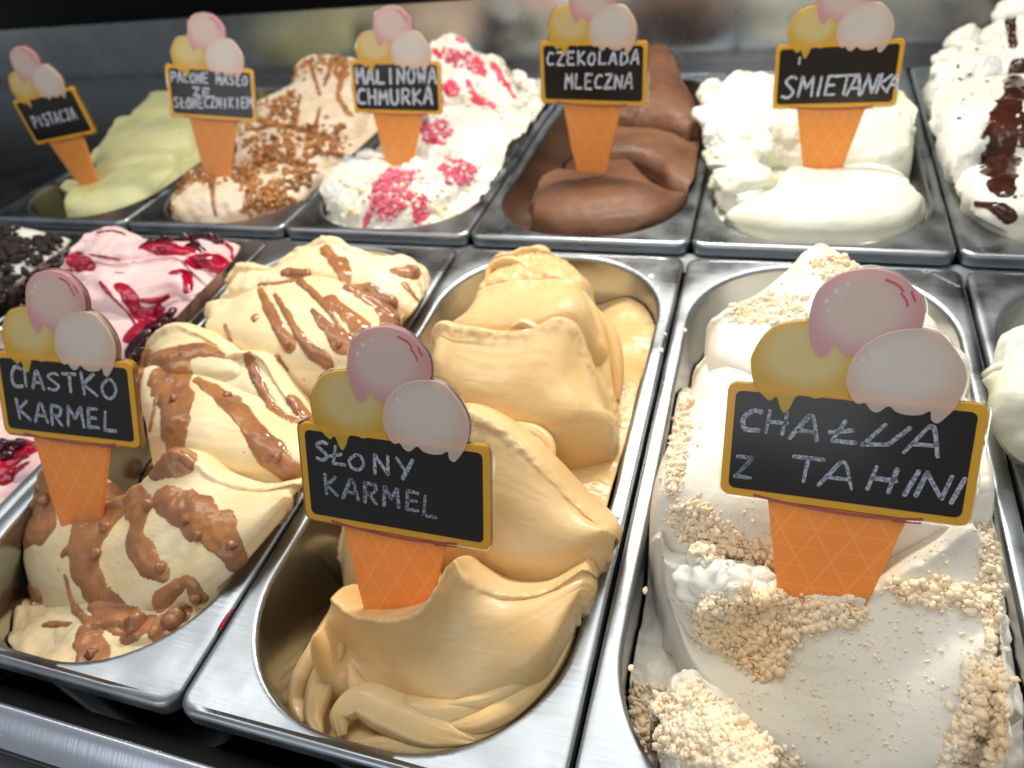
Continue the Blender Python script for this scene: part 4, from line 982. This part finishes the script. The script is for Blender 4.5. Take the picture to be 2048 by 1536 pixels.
# ledge at the near edge
g.fold([(-40, 1262, .040), (5, 1240, .042), (50, 1245, .040), (130, 1268, .036), (220, 1270, .036), (320, 1244, .045), (372, 1224, .052)], [(-40, 1290, .032), (30, 1290, .030), (110, 1315, .023), (200, 1325, .019), (290, 1300, .024), (345, 1266, .037), (380, 1242, .046)], bulge=.003, lip=.001, side=.004, drop=.03, back=.004)
g.finish('biscuit_ice_cream', 'pale cream ice cream with brown toffee streaks, beside the caramel pan')
BIS = g
g.sauce('toffee_sauce', [
  ([(100, 925), (85, 985), (60, 1030), (60, 1060), (95, 1050)], [60, 76, 84, 70, 44]),
  ([(245, 985), (200, 1040), (168, 1095), (175, 1150), (205, 1200), (245, 1240)], [44, 100, 84, 60, 56, 50]),
  ([(165, 1070), (125, 1110)], [34, 14]),
  ([(250, 960), (275, 1030), (270, 1080), (300, 1130), (325, 1145)], [40, 60, 54, 54, 40]),
  ([(300, 945), (340, 930)], [34, 44]),
  ([(330, 1000), (400, 1040), (450, 1085), (475, 1125)], [56, 84, 84, 40]),
  ([(60, 1180), (75, 1195)], [30, 34]), ([(130, 1150), (160, 1230), (190, 1250)], [8, 14, 20]),
  ([(320, 1200), (380, 1165), (395, 1195)], [40, 18, 30]), ([(265, 1260), (285, 1255)], [50, 46]),
  ([(320, 1250), (370, 1230)], [46, 34]), ([(175, 1262), (185, 1300), (190, 1318)], [40, 44, 56]),
  ([(90, 1250), (140, 1248)], [12, 14]),
  ([(345, 752), (352, 800), (345, 860), (350, 915)], [84, 66, 60, 70]),
  ([(395, 760), (450, 795), (500, 850), (540, 905), (575, 940)], [22, 42, 46, 52, 56]),
  ([(276, 790), (282, 740), (290, 715)], [20, 16, 12]), ([(296, 716), (350, 712), (400, 700), (450, 712)], [30, 46, 42, 16]),
  ([(315, 790), (300, 860)], [10, 14]),
  ([(500, 715), (520, 770), (560, 830), (600, 850)], [24, 22, 20, 34]), ([(590, 800), (620, 840)], [30, 40]),
  ([(520, 580), (545, 630), (565, 670), (580, 690)], [12, 22, 26, 30]), ([(550, 590), (580, 640), (620, 700), (650, 725)], [10, 16, 22, 34]),
  ([(600, 562), (640, 600), (690, 670)], [16, 14, 12]), ([(625, 620), (660, 660), (690, 690)], [10, 30, 44]), ([(660, 600), (720, 650)], [30, 50]), ([(720, 590), (770, 610), (778, 670), (740, 690)], [30, 60, 60, 50]),
  ([(450, 650), (465, 690)], [10, 6]), ([(510, 634), (510, 640)], [14, 10]), ([(555, 715), (575, 740)], [14, 10]),
  ([(650, 500), (680, 530), (690, 560)], [30, 40, 30]), ([(700, 575), (760, 600), (775, 640)], [30, 44, 26]), ([(795, 540), (830, 545)], [26, 30]), ([(570, 545), (610, 548)], [20, 22]), ([(810, 570), (835, 600)], [16, 8]),
  ([(520, 570), (560, 566), (600, 560)], [8, 8, 6])],
  M_TOFFEE, thick=.0015, lump=.6, edge=.42)
lumps = [(65, 1020, 26), (95, 1000, 22), (215, 1055, 24), (195, 1108, 20), (300, 1010, 24), (375, 1040, 24), (397, 1072, 22), (465, 1090, 22), (325, 1135, 22), (275, 1250, 40), (345, 1240, 38), (185, 1310, 22), (395, 1195, 24), (350, 800, 20), (455, 795, 18), (555, 915, 26), (575, 690, 20), (680, 690, 16)]
g.lumps('toffee_nut', lumps, M_TOFFEEN)

# ------------------------------------------------------------------ pink with berries
g = Gelato('pink', M_PINKICE, 0.0012, 4)
g.base([(.02, .03, -.03), (.08, .012, -.02), (.14, .03, -.02), (.155, .1, -.012), (.155, .2, -.010), (.15, .3, -.006), (.08, .345, -.004), (.02, .3, -.01), (.012, .2, -.02), (.012, .1, -.02), (.09, .2, .0), (.09, .1, -.01)], rough=.006, rscale=60)
g.fold([(118, 545, .268), (130, 527, .272), (147, 493, .285), (178, 463, .298), (219, 455, .304), (255, 468, .302), (291, 480, .300), (360, 480, .305), (427, 476, .312), (456, 490, .310), (468, 515, .302)],
       [(150, 545, .256), (185, 530, .262), (230, 528, .264), (275, 524, .268), (340, 514, .274), (400, 530, .272), (460, 560, .266)], bulge=.003, rough=.003, rscale=70)
g.fold([(125, 570, .246), (150, 545, .254), (178, 522, .262), (225, 526, .262), (275, 520, .266), (320, 514, .270), (350, 512, .272), (392, 545, .262), (430, 580, .252)],
       [(175, 600, .226), (210, 600, .228), (250, 612, .226), (300, 605, .232), (340, 590, .240), (380, 600, .238), (430, 620, .234)], mids=[[(165, 570, .240), (200, 560, .240), (250, 575, .238), (310, 562, .244), (345, 555, .248), (390, 580, .246), (435, 600, .242)]], bulge=-.001, lip=.0015)
g.fold([(140, 560, .246), (170, 545, .250), (195, 552, .248), (230, 590, .236), (270, 620, .228), (300, 636, .224)],
       [(60, 760, .190), (120, 750, .190), (200, 745, .190), (240, 730, .194), (270, 715, .198), (295, 690, .205)], bulge=.005, lip=.001)
g.fold([(310, 620, .232), (345, 600, .238), (385, 590, .242), (430, 580, .246), (450, 590, .244)], [(290, 690, .208), (320, 680, .212), (355, 665, .217), (395, 645, .224), (420, 630, .228)], bulge=.004)
g.fold([(0, 890, .13), (10, 880, .135), (40, 880, .135), (90, 890, .135)], [(-60, 990, .10), (-20, 985, .10), (20, 975, .10), (70, 960, .10)], bulge=.004, rough=.004)
g.finish('pink_ice_cream', 'pink ice cream swirled with dark red berry sauce')
PNK = g
g.sauce('berry_sauce', [([(112, 545), (135, 505), (165, 468), (200, 456)], [26, 36, 30, 14]), ([(150, 520), (178, 540)], [34, 36]), ([(195, 465), (230, 462), (250, 470)], [8, 8, 6]),
  ([(200, 565), (230, 600), (255, 625), (275, 655)], [8, 8, 7, 10]), ([(235, 570), (255, 590), (275, 625), (295, 640)], [16, 30, 26, 40]), ([(275, 600), (320, 600), (335, 592)], [8, 12, 12]),
  ([(345, 545), (370, 545), (375, 580)], [16, 22, 18]), ([(385, 525), (430, 520), (455, 535)], [30, 50, 40]), ([(440, 480), (462, 500), (462, 540), (448, 590)], [12, 14, 12, 8]), ([(258, 672), (290, 645), (320, 625)], [30, 44, 30]),
  ([(230, 545), (270, 550)], [5, 5]), ([(180, 510), (210, 514), (240, 520)], [5, 7, 5]), ([(120, 548), (145, 540)], [10, 8]), ([(295, 490), (330, 497), (370, 500), (400, 500)], [26, 34, 30, 20]),
  ([(-10, 930), (20, 915), (55, 905)], [60, 66, 40]), ([(10, 960), (50, 930)], [22, 20])], M_BERRY, thick=.0012, lump=.6)
g.sauce('dark_berries', [([(300, 488), (340, 480), (380, 478), (430, 478), (440, 488)], [22, 34, 40, 36, 22]), ([(380, 492), (400, 500)], [22, 20]), ([(330, 640), (310, 660), (290, 690), (270, 710)], [36, 54, 60, 40]), ([(345, 625), (325, 650)], [20, 30]), ([(0, 890), (40, 885)], [22, 16])], M_BERRYD, thick=.002, lump=1.0)
g.lumps('berry', [(305, 486, 16), (330, 482, 18), (352, 478, 20), (375, 480, 22), (398, 476, 20), (420, 478, 20), (436, 486, 16), (392, 492, 18), (345, 628, 18), (335, 645, 20), (322, 655, 22), (308, 668, 22), (298, 685, 22), (285, 700, 20), (270, 712, 18), (10, 895, 26), (40, 890, 22), (20, 915, 24)], M_BERRYD)

# ------------------------------------------------------------------ cookie crumbs, left edge
g = Gelato('cookie', M_WHITE, 0.0018, 5)
g.base([(.08, .05, -.02), (.08, .2, -.01), (.14, .2, -.008), (.14, .3, .0), (.08, .33, 0), (.02, .3, -.01)], rough=.006, rscale=60)
g.fold([(-60, 470, .30), (-20, 462, .305), (30, 456, .31), (70, 462, .312), (110, 474, .312), (135, 500, .305)], [(-60, 560, .26), (0, 560, .262), (60, 560, .264), (100, 555, .268), (125, 545, .275)], bulge=.004, rough=.004, rscale=60)
g.fold([(-90, 560, .25), (-20, 548, .258), (50, 540, .264), (100, 540, .268), (120, 560, .262)], [(-90, 680, .21), (-20, 670, .212), (40, 660, .215), (80, 640, .222), (110, 610, .235)], bulge=.004, rough=.004, rscale=60)
g.finish('cookie_ice_cream', 'white ice cream under dark cookie crumbs, at the left edge of the photo')
g.scatter('cookie_crumble', [[(-60, 455), (35, 452), (40, 500), (-60, 520)], [(20, 480), (120, 478), (130, 510), (90, 530), (30, 520)], [(-60, 510), (30, 510), (40, 590), (20, 620), (-60, 640)], [(60, 530), (120, 540), (100, 590), (40, 590)]], 800, .0040, M_COOKIE, stack=.0015)

# ------------------------------------------------------------------ vanilla, right edge
g = Gelato('vanilla', M_CREAMICE, 0.0018, 6)
g.base([(.02, .02, -.02), (.08, .05, -.02), (.02, .2, -.02), (.012, .28, -.04), (.08, .33, -.05), (.14, .2, -.02)], rough=.006, rscale=60)
g.fold([(2008, 730, .222), (2018, 700, .230), (2040, 668, .242), (2080, 655, .248), np.array([.215, .25, .036]), np.array([.28, .25, .03]), np.array([.318, .24, .01])], [(2012, 820, .195), (2040, 830, .192), (2070, 830, .192), np.array([.21, .18, .02]), np.array([.27, .17, .015]), np.array([.316, .17, .0])], bulge=.005, rough=.004, rscale=60)
g.fold([np.array([.18, .13, -.004]), np.array([.21, .15, .016]), np.array([.26, .14, .02]), np.array([.315, .13, .0])], [np.array([.185, .07, -.012]), np.array([.22, .05, -.014]), np.array([.27, .05, -.014]), np.array([.31, .07, -.012])], bulge=.006)
g.finish('vanilla_ice_cream', 'yellowish white ice cream cut off by the right edge of the photo')

# ------------------------------------------------------------------ pistachio
g = Gelato('pistachio', M_PISTA, 0.0016, 7)
g.base([(.02, .03, -.045), (.05, .012, -.03), (.1, .010, -.014), (.14, .03, -.012), (.155, .1, -.008), (.155, .2, -.008), (.155, .3, -.01), (.08, .345, -.03), (.02, .3, -.05), (.012, .2, -.05), (.012, .1, -.05), (.1, .2, 0), (.1, .1, -.005)], ripple=.003, rfreq=100, rough=.002)
g.fold([(122, 372, .455), (132, 362, .462), (160, 366, .464), (190, 352, .474), (214, 340, .484), (255, 325, .498), (300, 318, .508), (340, 325, .510)], [(132, 425, .410), (165, 432, .408), (210, 432, .412), (260, 420, .422), (310, 395, .444), (345, 365, .472)], bulge=.006, lip=.002)
g.fold([(180, 320, .505), (190, 300, .518), (205, 292, .524), (230, 300, .522), (270, 300, .526), (330, 290, .536)], [(190, 350, .478), (220, 345, .482), (260, 335, .492), (300, 325, .503), (340, 320, .51)], bulge=.004)
g.fold([(210, 272, .560), (216, 247, .578), (239, 236, .588), (273, 232, .594), (308, 236, .594), (345, 224, .606), (385, 225, .61)], [(195, 322, .510), (230, 325, .510), (280, 322, .514), (330, 315, .522), (375, 300, .538)], bulge=.008, lip=.002)
g.fold([(282, 212, .640), (288, 198, .65), (300, 186, .658), (320, 182, .663), (345, 188, .662), (385, 205, .654)], [(262, 240, .600), (300, 244, .598), (330, 244, .60), (360, 240, .605), (392, 236, .612)], bulge=.006, lip=.001)
g.finish('pistachio_ice_cream', 'pale green pistachio ice cream in smooth folds, back row at left')

# ------------------------------------------------------------------ browned butter with sunflower seeds
g = Gelato('sunflower', M_SUNF, 0.0016, 8)
g.base([(.02, .03, -.02), (.05, .012, -.016), (.1, .010, -.012), (.14, .03, -.008), (.155, .1, -.006), (.155, .2, -.004), (.155, .3, -.004), (.08, .345, -.01), (.02, .3, -.03), (.012, .2, -.03), (.012, .1, -.03), (.1, .2, .004), (.1, .1, 0)], rough=.006, rscale=60)
g.fold([(345, 395, .430), (356, 368, .452), (380, 342, .476), (410, 328, .490), (445, 336, .488), (480, 332, .494), (530, 320, .508), (590, 330, .506), (630, 345, .498)], [(345, 436, .398), (380, 442, .396), (430, 442, .398), (490, 436, .404), (550, 425, .414), (610, 400, .436), (640, 370, .466)], bulge=.008, rough=.003, rscale=70)
g.fold([(470, 275, .540), (490, 250, .560), (515, 262, .556), (560, 255, .564), (610, 262, .562), (660, 280, .554), (690, 290, .550)], [(470, 335, .492), (520, 330, .496), (580, 335, .496), (630, 340, .495), (670, 330, .506)], bulge=.008, rough=.003, rscale=70)
g.fold([(510, 235, .590), (516, 202, .616), (560, 180, .636), (592, 172, .645), (640, 180, .642), (690, 200, .630), (720, 215, .62)], [(500, 275, .555), (560, 268, .562), (610, 275, .560), (660, 285, .555), (705, 270, .57)], bulge=.006, rough=.003, rscale=70)
g.fold([(585, 168, .672), (592, 135, .69), (605, 118, .70), (630, 110, .705), (665, 112, .705), (700, 116, .703), (730, 140, .69)], [(575, 195, .64), (620, 200, .638), (660, 205, .635), (700, 210, .632), (725, 205, .636)], bulge=.005, rough=.003, rscale=70)
g.finish('sunflower_ice_cream', 'cream coloured ice cream covered in brown caramelised sunflower seeds')
g.sauce('caramel_streaks', [([(620, 125), (640, 190)], [10, 8]), ([(665, 118), (650, 170)], [14, 10]), ([(690, 130), (680, 200), (700, 230)], [12, 12, 16]), ([(520, 240), (600, 262), (680, 285)], [12, 16, 14]), ([(600, 190), (590, 250)], [8, 10]), ([(570, 260), (580, 310)], [8, 12]), ([(640, 215), (630, 270), (645, 310)], [8, 12, 10]), ([(425, 345), (425, 390), (432, 430)], [16, 10, 8]), ([(480, 340), (500, 380), (490, 420)], [16, 14, 14]), ([(540, 300), (500, 340)], [12, 12])], M_TOFFEE, thick=.0012)
g.scatter('sunflower_seeds', [[(345, 350), (400, 325), (440, 340), (420, 365), (380, 370), (355, 400), (345, 430), (335, 400)], [(415, 350), (440, 345), (435, 380), (418, 370)], [(460, 330), (600, 320), (640, 345), (560, 400), (500, 420), (470, 360)], [(480, 270), (520, 210), (590, 180), (600, 230), (520, 260)], [(490, 280), (560, 250), (690, 250), (690, 300), (600, 330), (520, 330)], [(590, 120), (640, 108), (700, 112), (700, 160), (620, 150), (590, 160)], [(460, 420), (560, 400), (600, 410), (500, 435)]], 1050, .0048, M_SEED, stack=.001, flat=.55, jitter=.3)

# ------------------------------------------------------------------ raspberry cloud
g = Gelato('raspberry', M_WHITE, 0.0015, 9)
g.base([(.02, .03, -.012), (.05, .012, -.010), (.1, .010, -.008), (.14, .03, -.006), (.155, .1, .0), (.155, .2, .004), (.155, .3, .006), (.08, .345, 0), (.02, .3, -.02), (.012, .2, -.02), (.012, .1, -.012), (.1, .2, .01), (.1, .1, .004), (.14, .15, .012)], rough=.009, rscale=75, fine=.001)
g.fold([(660, 318, .512), (666, 300, .525), (690, 302, .525), (720, 298, .530), (760, 310, .524), (800, 335, .508), (850, 330, .512), (900, 320, .522), (960, 330, .520)], [(640, 405, .430), (690, 440, .405), (750, 452, .397), (830, 452, .400), (880, 430, .418), (930, 390, .452), (970, 350, .496)], bulge=.010, rough=.004, rscale=60, lip=.003)
g.fold([(860, 225, .604), (890, 208, .618), (920, 212, .618), (970, 215, .62), (1010, 230, .612), (1040, 240, .606)], [(840, 310, .530), (890, 315, .528), (940, 318, .528), (990, 310, .536), (1020, 290, .554)], bulge=.008, rough=.002, rscale=60)
g.fold([(850, 120, .668), (866, 88, .688), (885, 72, .698), (905, 68, .701), (930, 84, .696), (960, 112, .682), (992, 110, .686), (1010, 142, .670), (1036, 190, .645)], [(840, 200, .618), (880, 212, .614), (920, 218, .612), (970, 220, .613), (1010, 225, .612), (1040, 225, .614)], bulge=.006, rough=.006, rscale=90)
for q in [(1060, 175, .66), (1050, 205, .64), (1070, 190, .655), (1055, 235, .615), (1030, 265, .588), (1020, 300, .56), (1000, 325, .54), (985, 345, .52), (1040, 160, .67), (670, 330, .50), (965, 370, .50), (930, 400, .47), (700, 440, .41)]:
    g.blob(q, .009, .35, 1.6, 22)
g.finish('raspberry_ice_cream', 'white ice cream with pink raspberry streaks and crumble, back row')
g.sauce('raspberry_streaks', [([(935, 160), (955, 200), (970, 205), (990, 215)], [10, 16, 18, 10]), ([(985, 125), (1005, 160), (1030, 195)], [16, 20, 12]), ([(915, 75), (925, 82)], [12, 12]), ([(955, 120), (965, 145)], [14, 18]), ([(870, 100), (880, 115)], [14, 10]), ([(900, 175), (910, 185)], [26, 22]), ([(860, 280), (890, 290)], [12, 12]), ([(900, 320), (930, 325), (950, 335)], [12, 14, 10]), ([(830, 395), (840, 440)], [18, 24]), ([(735, 440), (730, 455)], [20, 12]), ([(1000, 235), (1005, 238)], [8, 6])], M_RSTAIN, thick=.0012)
g.scatter('raspberry_crumble', [[(750, 360), (790, 340), (830, 350), (820, 400), (780, 440), (735, 430)], [(845, 245), (890, 240), (900, 270), (870, 290), (845, 275)], [(880, 330), (950, 330), (940, 365), (890, 370)], [(830, 380), (850, 390), (855, 440), (835, 445)], [(880, 100), (960, 110), (960, 150), (900, 130)], [(850, 160), (890, 170), (890, 200), (850, 195)]], 1500, .0022, M_RASPC, stack=.0006)
g.scatter('biscuit_crumble', [[(650, 340), (900, 330), (950, 380), (860, 450), (660, 430)], [(870, 80), (1040, 140), (1040, 200), (900, 220)]], 180, .0030, M_CRUMB)

# ------------------------------------------------------------------ milk chocolate
g = Gelato('chocolate', M_CHOC, 0.0014, 10)
g.base([(.02, .03, -.045), (.05, .012, -.03), (.1, .010, -.014), (.14, .03, -.010), (.155, .1, -.010), (.155, .2, -.02), (.155, .3, -.03), (.08, .345, -.03), (.02, .3, -.06), (.012, .2, -.06), (.012, .1, -.06), (.1, .2, 0), (.1, .1, -.005)], rough=.003, rscale=60)
g.fold([(1066, 400, .435), (1074, 380, .450), (1094, 348, .476), (1110, 340, .482), (1150, 338, .484), (1190, 322, .496), (1220, 312, .504), (1244, 310, .506), (1280, 350, .480), (1320, 385, .456), (1355, 400, .45)], [(1068, 450, .398), (1110, 464, .389), (1170, 470, .387), (1230, 470, .389), (1290, 464, .395), (1340, 440, .416), (1370, 415, .44)], bulge=.008, lip=.001, stri=.0006)
g.fold([(1170, 260, .545), (1230, 255, .552), (1290, 255, .556), (1340, 265, .55), (1385, 285, .538), (1402, 262, .560)], [(1150, 335, .488), (1210, 330, .492), (1260, 330, .494), (1310, 350, .482), (1350, 380, .460), (1385, 390, .456)], bulge=.007, lip=.002, stri=.0006)
g.fold([(1190, 170, .63), (1240, 118, .665), (1285, 98, .682), (1305, 90, .688), (1325, 88, .69), (1348, 112, .677), (1365, 160, .648), (1395, 210, .614), (1408, 250, .585)], [(1170, 265, .550), (1230, 262, .553), (1290, 262, .556), (1340, 270, .552), (1375, 282, .545), (1400, 275, .555)], bulge=.010, lip=.002, rough=.003)
for q, r in [((1255, 235, .57), .016), ((1310, 160, .645), .018), ((1300, 215, .60), .014), ((1385, 265, .56), .012)]:
    g.blob(q, (r, r, r * .8), .25, 1.2)
g.finish('chocolate_ice_cream', 'brown milk chocolate ice cream in thick folds, back row')

# ------------------------------------------------------------------ plain cream
g = Gelato('cream', M_CREAMICE, 0.0014, 11)
g.base([(.02, .03, -.006), (.05, .012, -.004), (.1, .010, -.003), (.14, .03, -.006), (.155, .1, -.03), (.155, .2, -.03), (.155, .3, -.02), (.08, .345, -.01), (.02, .3, -.01), (.012, .2, -.006), (.012, .1, -.006), (.1, .2, .0), (.1, .1, -.005), (.05, .05, -.008)], rough=.003, rscale=50)
g.fold([(1525, 405, .436), (1556, 366, .459), (1592, 332, .482), (1640, 340, .478), (1690, 334, .484), (1712, 326, .491), (1760, 330, .490), (1800, 344, .481), (1822, 380, .456)], [(1452, 448, .405), (1530, 464, .394), (1640, 472, .389), (1740, 468, .393), (1815, 452, .407), (1842, 425, .428)], bulge=.009, lip=.001, stri=.0003)
g.fold([(1690, 250, .545), (1720, 215, .575), (1760, 190, .60), (1800, 180, .61), (1824, 200, .597), (1828, 250, .556)], [(1680, 335, .484), (1720, 330, .489), (1760, 328, .492), (1795, 325, .496), (1815, 320, .502)], bulge=.007, lip=.002, rough=.003)
g.fold([(1405, 250, .545), (1406, 215, .572), (1416, 178, .602), (1440, 165, .614), (1470, 150, .628), (1497, 145, .634), (1560, 145, .637), (1640, 150, .635), (1720, 165, .626), (1790, 180, .616)], [(1408, 290, .510), (1450, 300, .504), (1500, 300, .506), (1560, 290, .516), (1640, 290, .520), (1720, 280, .530), (1790, 270, .540)], bulge=.010, rough=.007, rscale=70)
for q, r in [((1420, 190, .60), .014), ((1425, 240, .555), .017), ((1450, 275, .525), .015), ((1480, 320, .49), .018), ((1490, 370, .45), .022), ((1440, 320, .486), .013), ((1520, 300, .51), .016), ((1500, 400, .432), .013), ((1540, 250, .56), .02), ((1445, 360, .455), .010), ((1460, 200, .60), .016)]:
    g.blob(q, (r, r, r * .8), .5, 1.5)
g.finish('cream_ice_cream', 'plain white cream ice cream with lumpy left side, back row')

# ------------------------------------------------------------------ stracciatella
g = Gelato('stracciatella', M_WHITE, 0.0014, 12)
g.base([(.02, .03, -.03), (.05, .012, -.016), (.1, .010, -.014), (.14, .03, -.010), (.155, .1, -.010), (.155, .2, -.01), (.155, .3, -.02), (.08, .345, -.01), (.02, .3, -.01), (.012, .2, -.02), (.012, .1, -.03), (.1, .2, .0), (.1, .1, -.005)], rough=.003, rscale=60)
g.fold([(1915, 370, .455), (1935, 340, .475), (1970, 300, .510), (2000, 290, .52), (2050, 310, .51), np.array([.25, .50, .016]), np.array([.30, .49, .008]), np.array([.318, .48, -.004])], [(1945, 430, .415), (1990, 445, .405), (2040, 450, .404), np.array([.25, .405, -.010]), np.array([.29, .41, -.012]), np.array([.312, .43, -.014])], bulge=.010, rough=.003)
g.fold([(1862, 240, .560), (1868, 190, .600), (1885, 165, .622), (1920, 150, .636), (1970, 140, .646), (2040, 150, .644), np.array([.27, .63, .022]), np.array([.31, .61, .010]), np.array([.32, .60, -.002])], [(1905, 350, .470), (1940, 340, .478), (1980, 325, .492), (2040, 320, .498), np.array([.26, .50, .006]), np.array([.316, .49, -.006])], bulge=.012, rough=.004)
g.fold([(1868, 160, .635), (1884, 125, .655), (1905, 95, .67), (1930, 70, .685), (1985, 55, .694), (2010, 25, .708), (2025, -10, .722), (2070, -40, .735), np.array([.28, .725, .05]), np.array([.315, .70, .02])], [(1866, 195, .60), (1910, 190, .605), (1960, 180, .614), (2020, 170, .624), np.array([.27, .63, .02]), np.array([.318, .62, .005])], bulge=.010, rough=.006, rscale=90)
for q, r in [((1895, 120, .655), .012), ((1880, 140, .64), .008), ((1930, 80, .678), .014), ((1960, 150, .635), .016), ((2000, 80, .68), .018), ((2000, 250, .56), .018), ((2035, 180, .625), .018), ((1950, 290, .52), .012), ((2010, 320, .51), .016), ((2030, 30, .70), .018)]:
    g.blob(q, (r, r, r * .8), .4, 1.5)
g.finish('stracciatella_ice_cream', 'white ice cream with dark chocolate sauce, back row at right edge')
g.sauce('chocolate_sauce', [([(2020, 40), (2025, 90)], [16, 14]), ([(2035, 130), (2030, 180), (2010, 220), (2005, 270), (2000, 320), (2005, 370), (2010, 385)], [26, 32, 36, 42, 52, 48, 26]), ([(2005, 230), (1980, 255), (1965, 275)], [18, 10, 8]), ([(2040, 230), (2048, 290)], [14, 12]), ([(1950, 408), (1985, 412), (2005, 420), (2020, 435)], [8, 10, 20, 24]), ([(1960, 75), (1985, 62)], [8, 8]), ([(2010, 55), (2025, 60)], [6, 10])], M_CHOCS, thick=.0016, lump=.3)
g.scatter('chocolate_flakes', [[(1870, 150), (2048, 60), (2048, 420), (1960, 420)]], 36, .0018, M_CHOCS, flat=.4)

# ------------------------------------------------------------------ marks on the pans
def on_rim(px, py, key):
    k, back, o = PANS[key]
    p = at_z(px, py, 0.0004)
    return p - np.array([k * P + 0.0008, 0, 0])
M_ETCH = plain('etched_steel', (.62, .64, .66), .5, 0.6)
V, Fa = [], []
c0 = on_rim(1853, 542, 'halva')
ring = [c0[:2] + .0019 * np.array([math.cos(a), math.sin(a)]) for a in np.linspace(0, 6.283, 18)]
ribbon(ring, .0005, .0004, .0002, V, Fa)
a0, a1 = on_rim(1866, 548, 'halva')[:2], on_rim(1920, 574, 'halva')[:2]
dv = (a1 - a0); pv = np.array([-dv[1], dv[0]]) / np.linalg.norm(dv)
for i in range(9):
    b = a0 + dv * (i + .5) / 9
    u = dv / 9 * .3
    ribbon([b - u - pv * .0009, b - u * .2 + pv * .0009, b + u * .6 - pv * .0008 * rng.uniform(-1, 1), b + u], .0004, .0004, .0002, V, Fa)
link('maker_stamp', mesh('maker_stamp', V, Fa, M_ETCH, smooth=False), PANS['halva'][2])
V, Fa = [], []
q = [on_rim(x, y, 'caramel')[:2] for x, y in ((440, 1258), (446, 1246), (456, 1230), (466, 1218))]
ribbon(q, .0020, .0008, .0001, V, Fa, taper=.5)
link('berry_smear', mesh('berry_smear', V, Fa, M_BERRY), PANS['caramel'][2])

def smear(key, px, py, rx, ry, mat):
    k, back, o = PANS[key]
    c = on_rim(px, py, key) if not back else None
    a = np.linspace(0, 2 * np.pi, 20)[:-1]
    V, Fa = [(0, 0, .0007)], []
    for j, (rr, zz) in enumerate(((.5, .0006), (.85, .0004), (1.0, -.0003))):
        for t in a:
            w = 1 + .45 * float(fbm(np.array([math.cos(t) * 1.5 + px, math.sin(t) * 1.5, j * .1]), 2))
            V.append((math.cos(t) * rx * rr * w, math.sin(t) * ry * rr * w, zz))
    n = len(a)
    Fa += [(0, 1 + i, 1 + (i + 1) % n) for i in range(n)]
    for j in range(2): Fa += [(1 + j * n + i, 1 + (j + 1) * n + i, 1 + (j + 1) * n + (i + 1) % n, 1 + j * n + (i + 1) % n) for i in range(n)]
    ob = link('ice_cream_smear', mesh('ice_cream_smear', V, Fa, mat), o); ob.location = c
for q in ((1302, 552, .0022, .0030), (1314, 580, .0016, .0040), (1323, 640, .0012, .0026), (1322, 700, .0014, .0022), (1330, 668, .0010, .0014)):
    smear('caramel', *q, M_CREAMICE)
for q in ((1290, 1180, .0010, .0016), (1262, 1335, .0012, .0014), (1370, 660, .0010, .0016)):
    smear('halva', *q, M_CRUMB)
